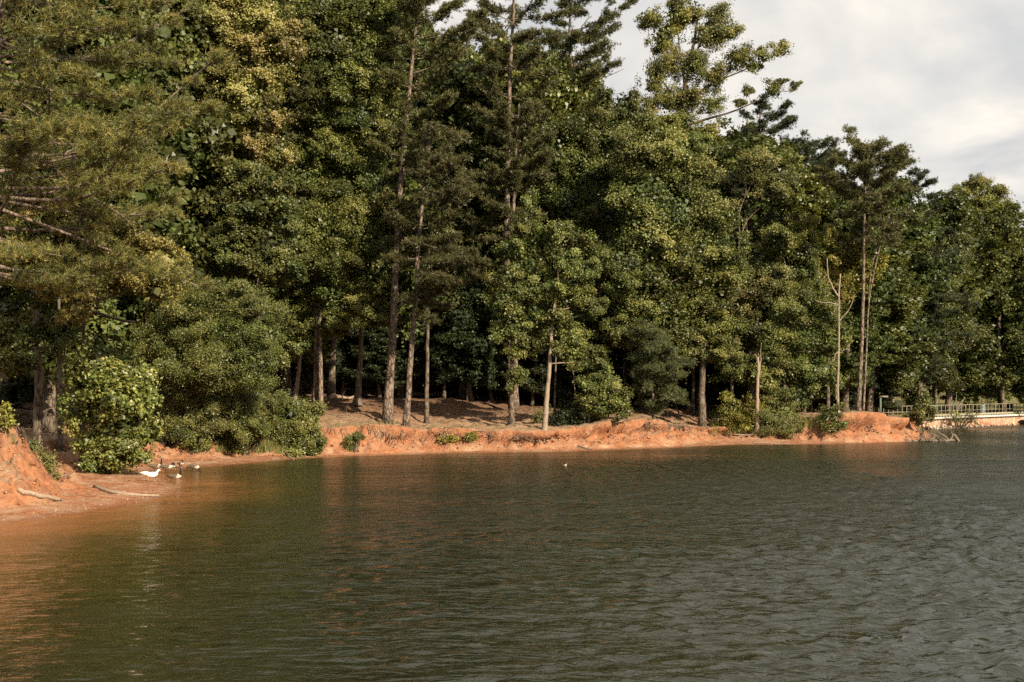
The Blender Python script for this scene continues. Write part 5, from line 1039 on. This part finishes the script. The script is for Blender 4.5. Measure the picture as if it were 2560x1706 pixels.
# ------------------------------------------------------------------ litter, pebbles, grass
rg3 = np.random.default_rng(31)
def scatter(n, x0, x1, y0, y1, cond):
    x = rg3.uniform(x0, x1, n); y = rg3.uniform(y0, y1, n); z, t, f, inl, nw = terrain(x, y, True); k = cond(x, y, z, t, f, inl, nw); return np.stack([x, y, z], -1)[k], t[k]
P, t = scatter(90000, -30, 34, 32, 92, lambda x, y, z, t, f, inl, nw: (t > .5) & ((inl > .3) | (rg3.random(len(x)) < .10)) & (fbm(x * .5, y * .5, 51) > .42))
g = Geo(); n = len(P); leaves(g, P + np.array([0, 0, .012]), np.array([0, 0, 1.]) + rg3.normal(size=(n, 3)) * .35, rg3.uniform(.06, .20, n), rg3.uniform(.02, .07, n), rg3.random(n), rg3)
LITTER = attr_ramp_mat('leaf_litter', [(0, (.06, .035, .02)), (.4, (.20, .115, .06)), (.8, (.36, .24, .13)), (1, (.5, .38, .24))], .9, 'LINEAR')
tag(link('leaf_litter', g.mesh('leaf_litter'), LITTER), 'dry leaves and needles strewn over the bank top', 'leaf litter', None, 'stuff')
P, t = scatter(60000, -30, 34, 32, 92, lambda x, y, z, t, f, inl, nw: (t > .05) & (t < 4.5) & (f < .25) & (rg3.random(len(x)) < np.exp(-np.abs(t - .7) * .9)) & (fbm(x * .8, y * .8, 61) > .40))
g = Geo()
for c in P[:5200]: stone(g, c, rg3.uniform(.010, .034), rg3)
PEB = attr_ramp_mat('pebbles', [(0, (.10, .06, .04)), (.4, (.36, .21, .13)), (.85, (.40, .28, .19)), (1, (.52, .43, .34))], .85, 'LINEAR')
tag(link('pebbles', g.mesh('pebbles'), PEB), 'pebbles and bits of debris along the waterline', 'pebbles', None, 'stuff')
P, t = scatter(160000, -30, 34, 32, 92, lambda x, y, z, t, f, inl, nw: (z > .5) & (f > .82) & (inl < .35) & (nw < .1) & (fbm(x * .7, y * .7, 83) > .5))
P = P[:2600]; n = len(P); ty, tx = terrain(P[:, 0], P[:, 1] + .2) - terrain(P[:, 0], P[:, 1] - .2), terrain(P[:, 0] + .2, P[:, 1]) - terrain(P[:, 0] - .2, P[:, 1]); dn = -norm(np.stack([tx, ty, np.zeros(n)], -1))
g = Geo(); b = P + dn * .25 + np.array([0, 0, .02]); e = b + dn * rg3.uniform(.05, .5, (n, 1)) + rg3.normal(size=(n, 3)) * .09 - np.array([0, 0, 1.]) * rg3.uniform(.15, .6, (n, 1)); w_ = norm(np.cross(e - b, rg3.normal(size=(n, 3)))) * rg3.uniform(.008, .022, (n, 1))
g.add(np.stack([b - w_, b + w_, e], 1).reshape(-1, 3), None, np.arange(n * 3).reshape(-1, 3), np.repeat(rg3.random(n), 3))
tag(link('rootlets', g.mesh('rootlets'), attr_ramp_mat('rootlets', [(0, (.03, .02, .014)), (.7, (.10, .065, .042)), (1, (.22, .15, .10))], .9, 'LINEAR')), 'fine hanging rootlets along the crumbling bank lip', 'rootlets', None, 'stuff')
P, t = scatter(60000, -30, 34, 32, 92, lambda x, y, z, t, f, inl, nw: (t > .5) & (f > .02) & (f < .9) & (rg3.random(len(x)) < .35))
g = Geo()
for c in P[:3600]: stone(g, c, rg3.uniform(.03, .15) * rg3.random() ** .5 + .015, rg3)
CLOD = attr_ramp_mat('clay_clods', [(0, (.16, .06, .026)), (.6, (.34, .14, .062)), (1, (.44, .23, .12))], .95, 'LINEAR')
tag(link('clay_clods', g.mesh('clay_clods'), CLOD), 'crumbled clay lumps on the eroded bank face', 'clay', None, 'stuff')
for i in range(22):
    px = rg3.uniform(780, 1700); py = rg3.uniform(992, 1050); L = rg3.uniform(14, 50); wood('fallen branch on the needle-strewn floor of the clearing', [(px, py), (px + L * .5, py + rg3.normal() * 2), (px + L, py + rg3.normal() * 3)], rg3.uniform(.02, .05), .012, 'fallen_branch', 'branch', 'fallen branches on the clearing floor', seed=400 + i, mat=BARK_ROOT, forks=2)
def blades(name, label, regs, n, hh, mat):
    g = Geo()
    for (px0, px1, py0, py1) in regs:
        for i in range(n):
            x, y = at_ground(rg3.uniform(px0, px1), rg3.uniform(py0, py1)); z = TZ(x, y)
            if z < .12: continue
            m = 9; b = np.array([x, y, z - .02]) + np.concatenate([rg3.normal(size=(m, 2)) * .07, np.zeros((m, 1))], 1); tip = b + np.concatenate([rg3.normal(size=(m, 2)) * .13, rg3.uniform(.4, 1, (m, 1)) * hh], 1); s = norm(np.cross(tip - b, rg3.normal(size=(m, 3)))) * .012
            g.add(np.stack([b - s, b + s, tip], 1).reshape(-1, 3), None, np.arange(m * 3).reshape(-1, 3), np.repeat(rg3.random(m), 3))
    tag(link(name, g.mesh(name), mat), label, 'grass', None, 'stuff')
blades('grass', 'tall weedy grass on the low shore and bank foot', [(1880, 2010, 1040, 1080), (540, 700, 1110, 1135), (1960, 2050, 1050, 1075), (640, 790, 1115, 1135), (1780, 1900, 1060, 1090), (2040, 2110, 1050, 1070), (1760, 1860, 1000, 1040)], 150, .55, GRASS_M)
blades('grass', 'sparse dry grass tufts along the bank lip', [(800, 1000, 1052, 1075), (1080, 1340, 1062, 1085), (1560, 1740, 1010, 1060), (20, 180, 1040, 1190), (2120, 2280, 1030, 1050)], 45, .28, GRASS_M)
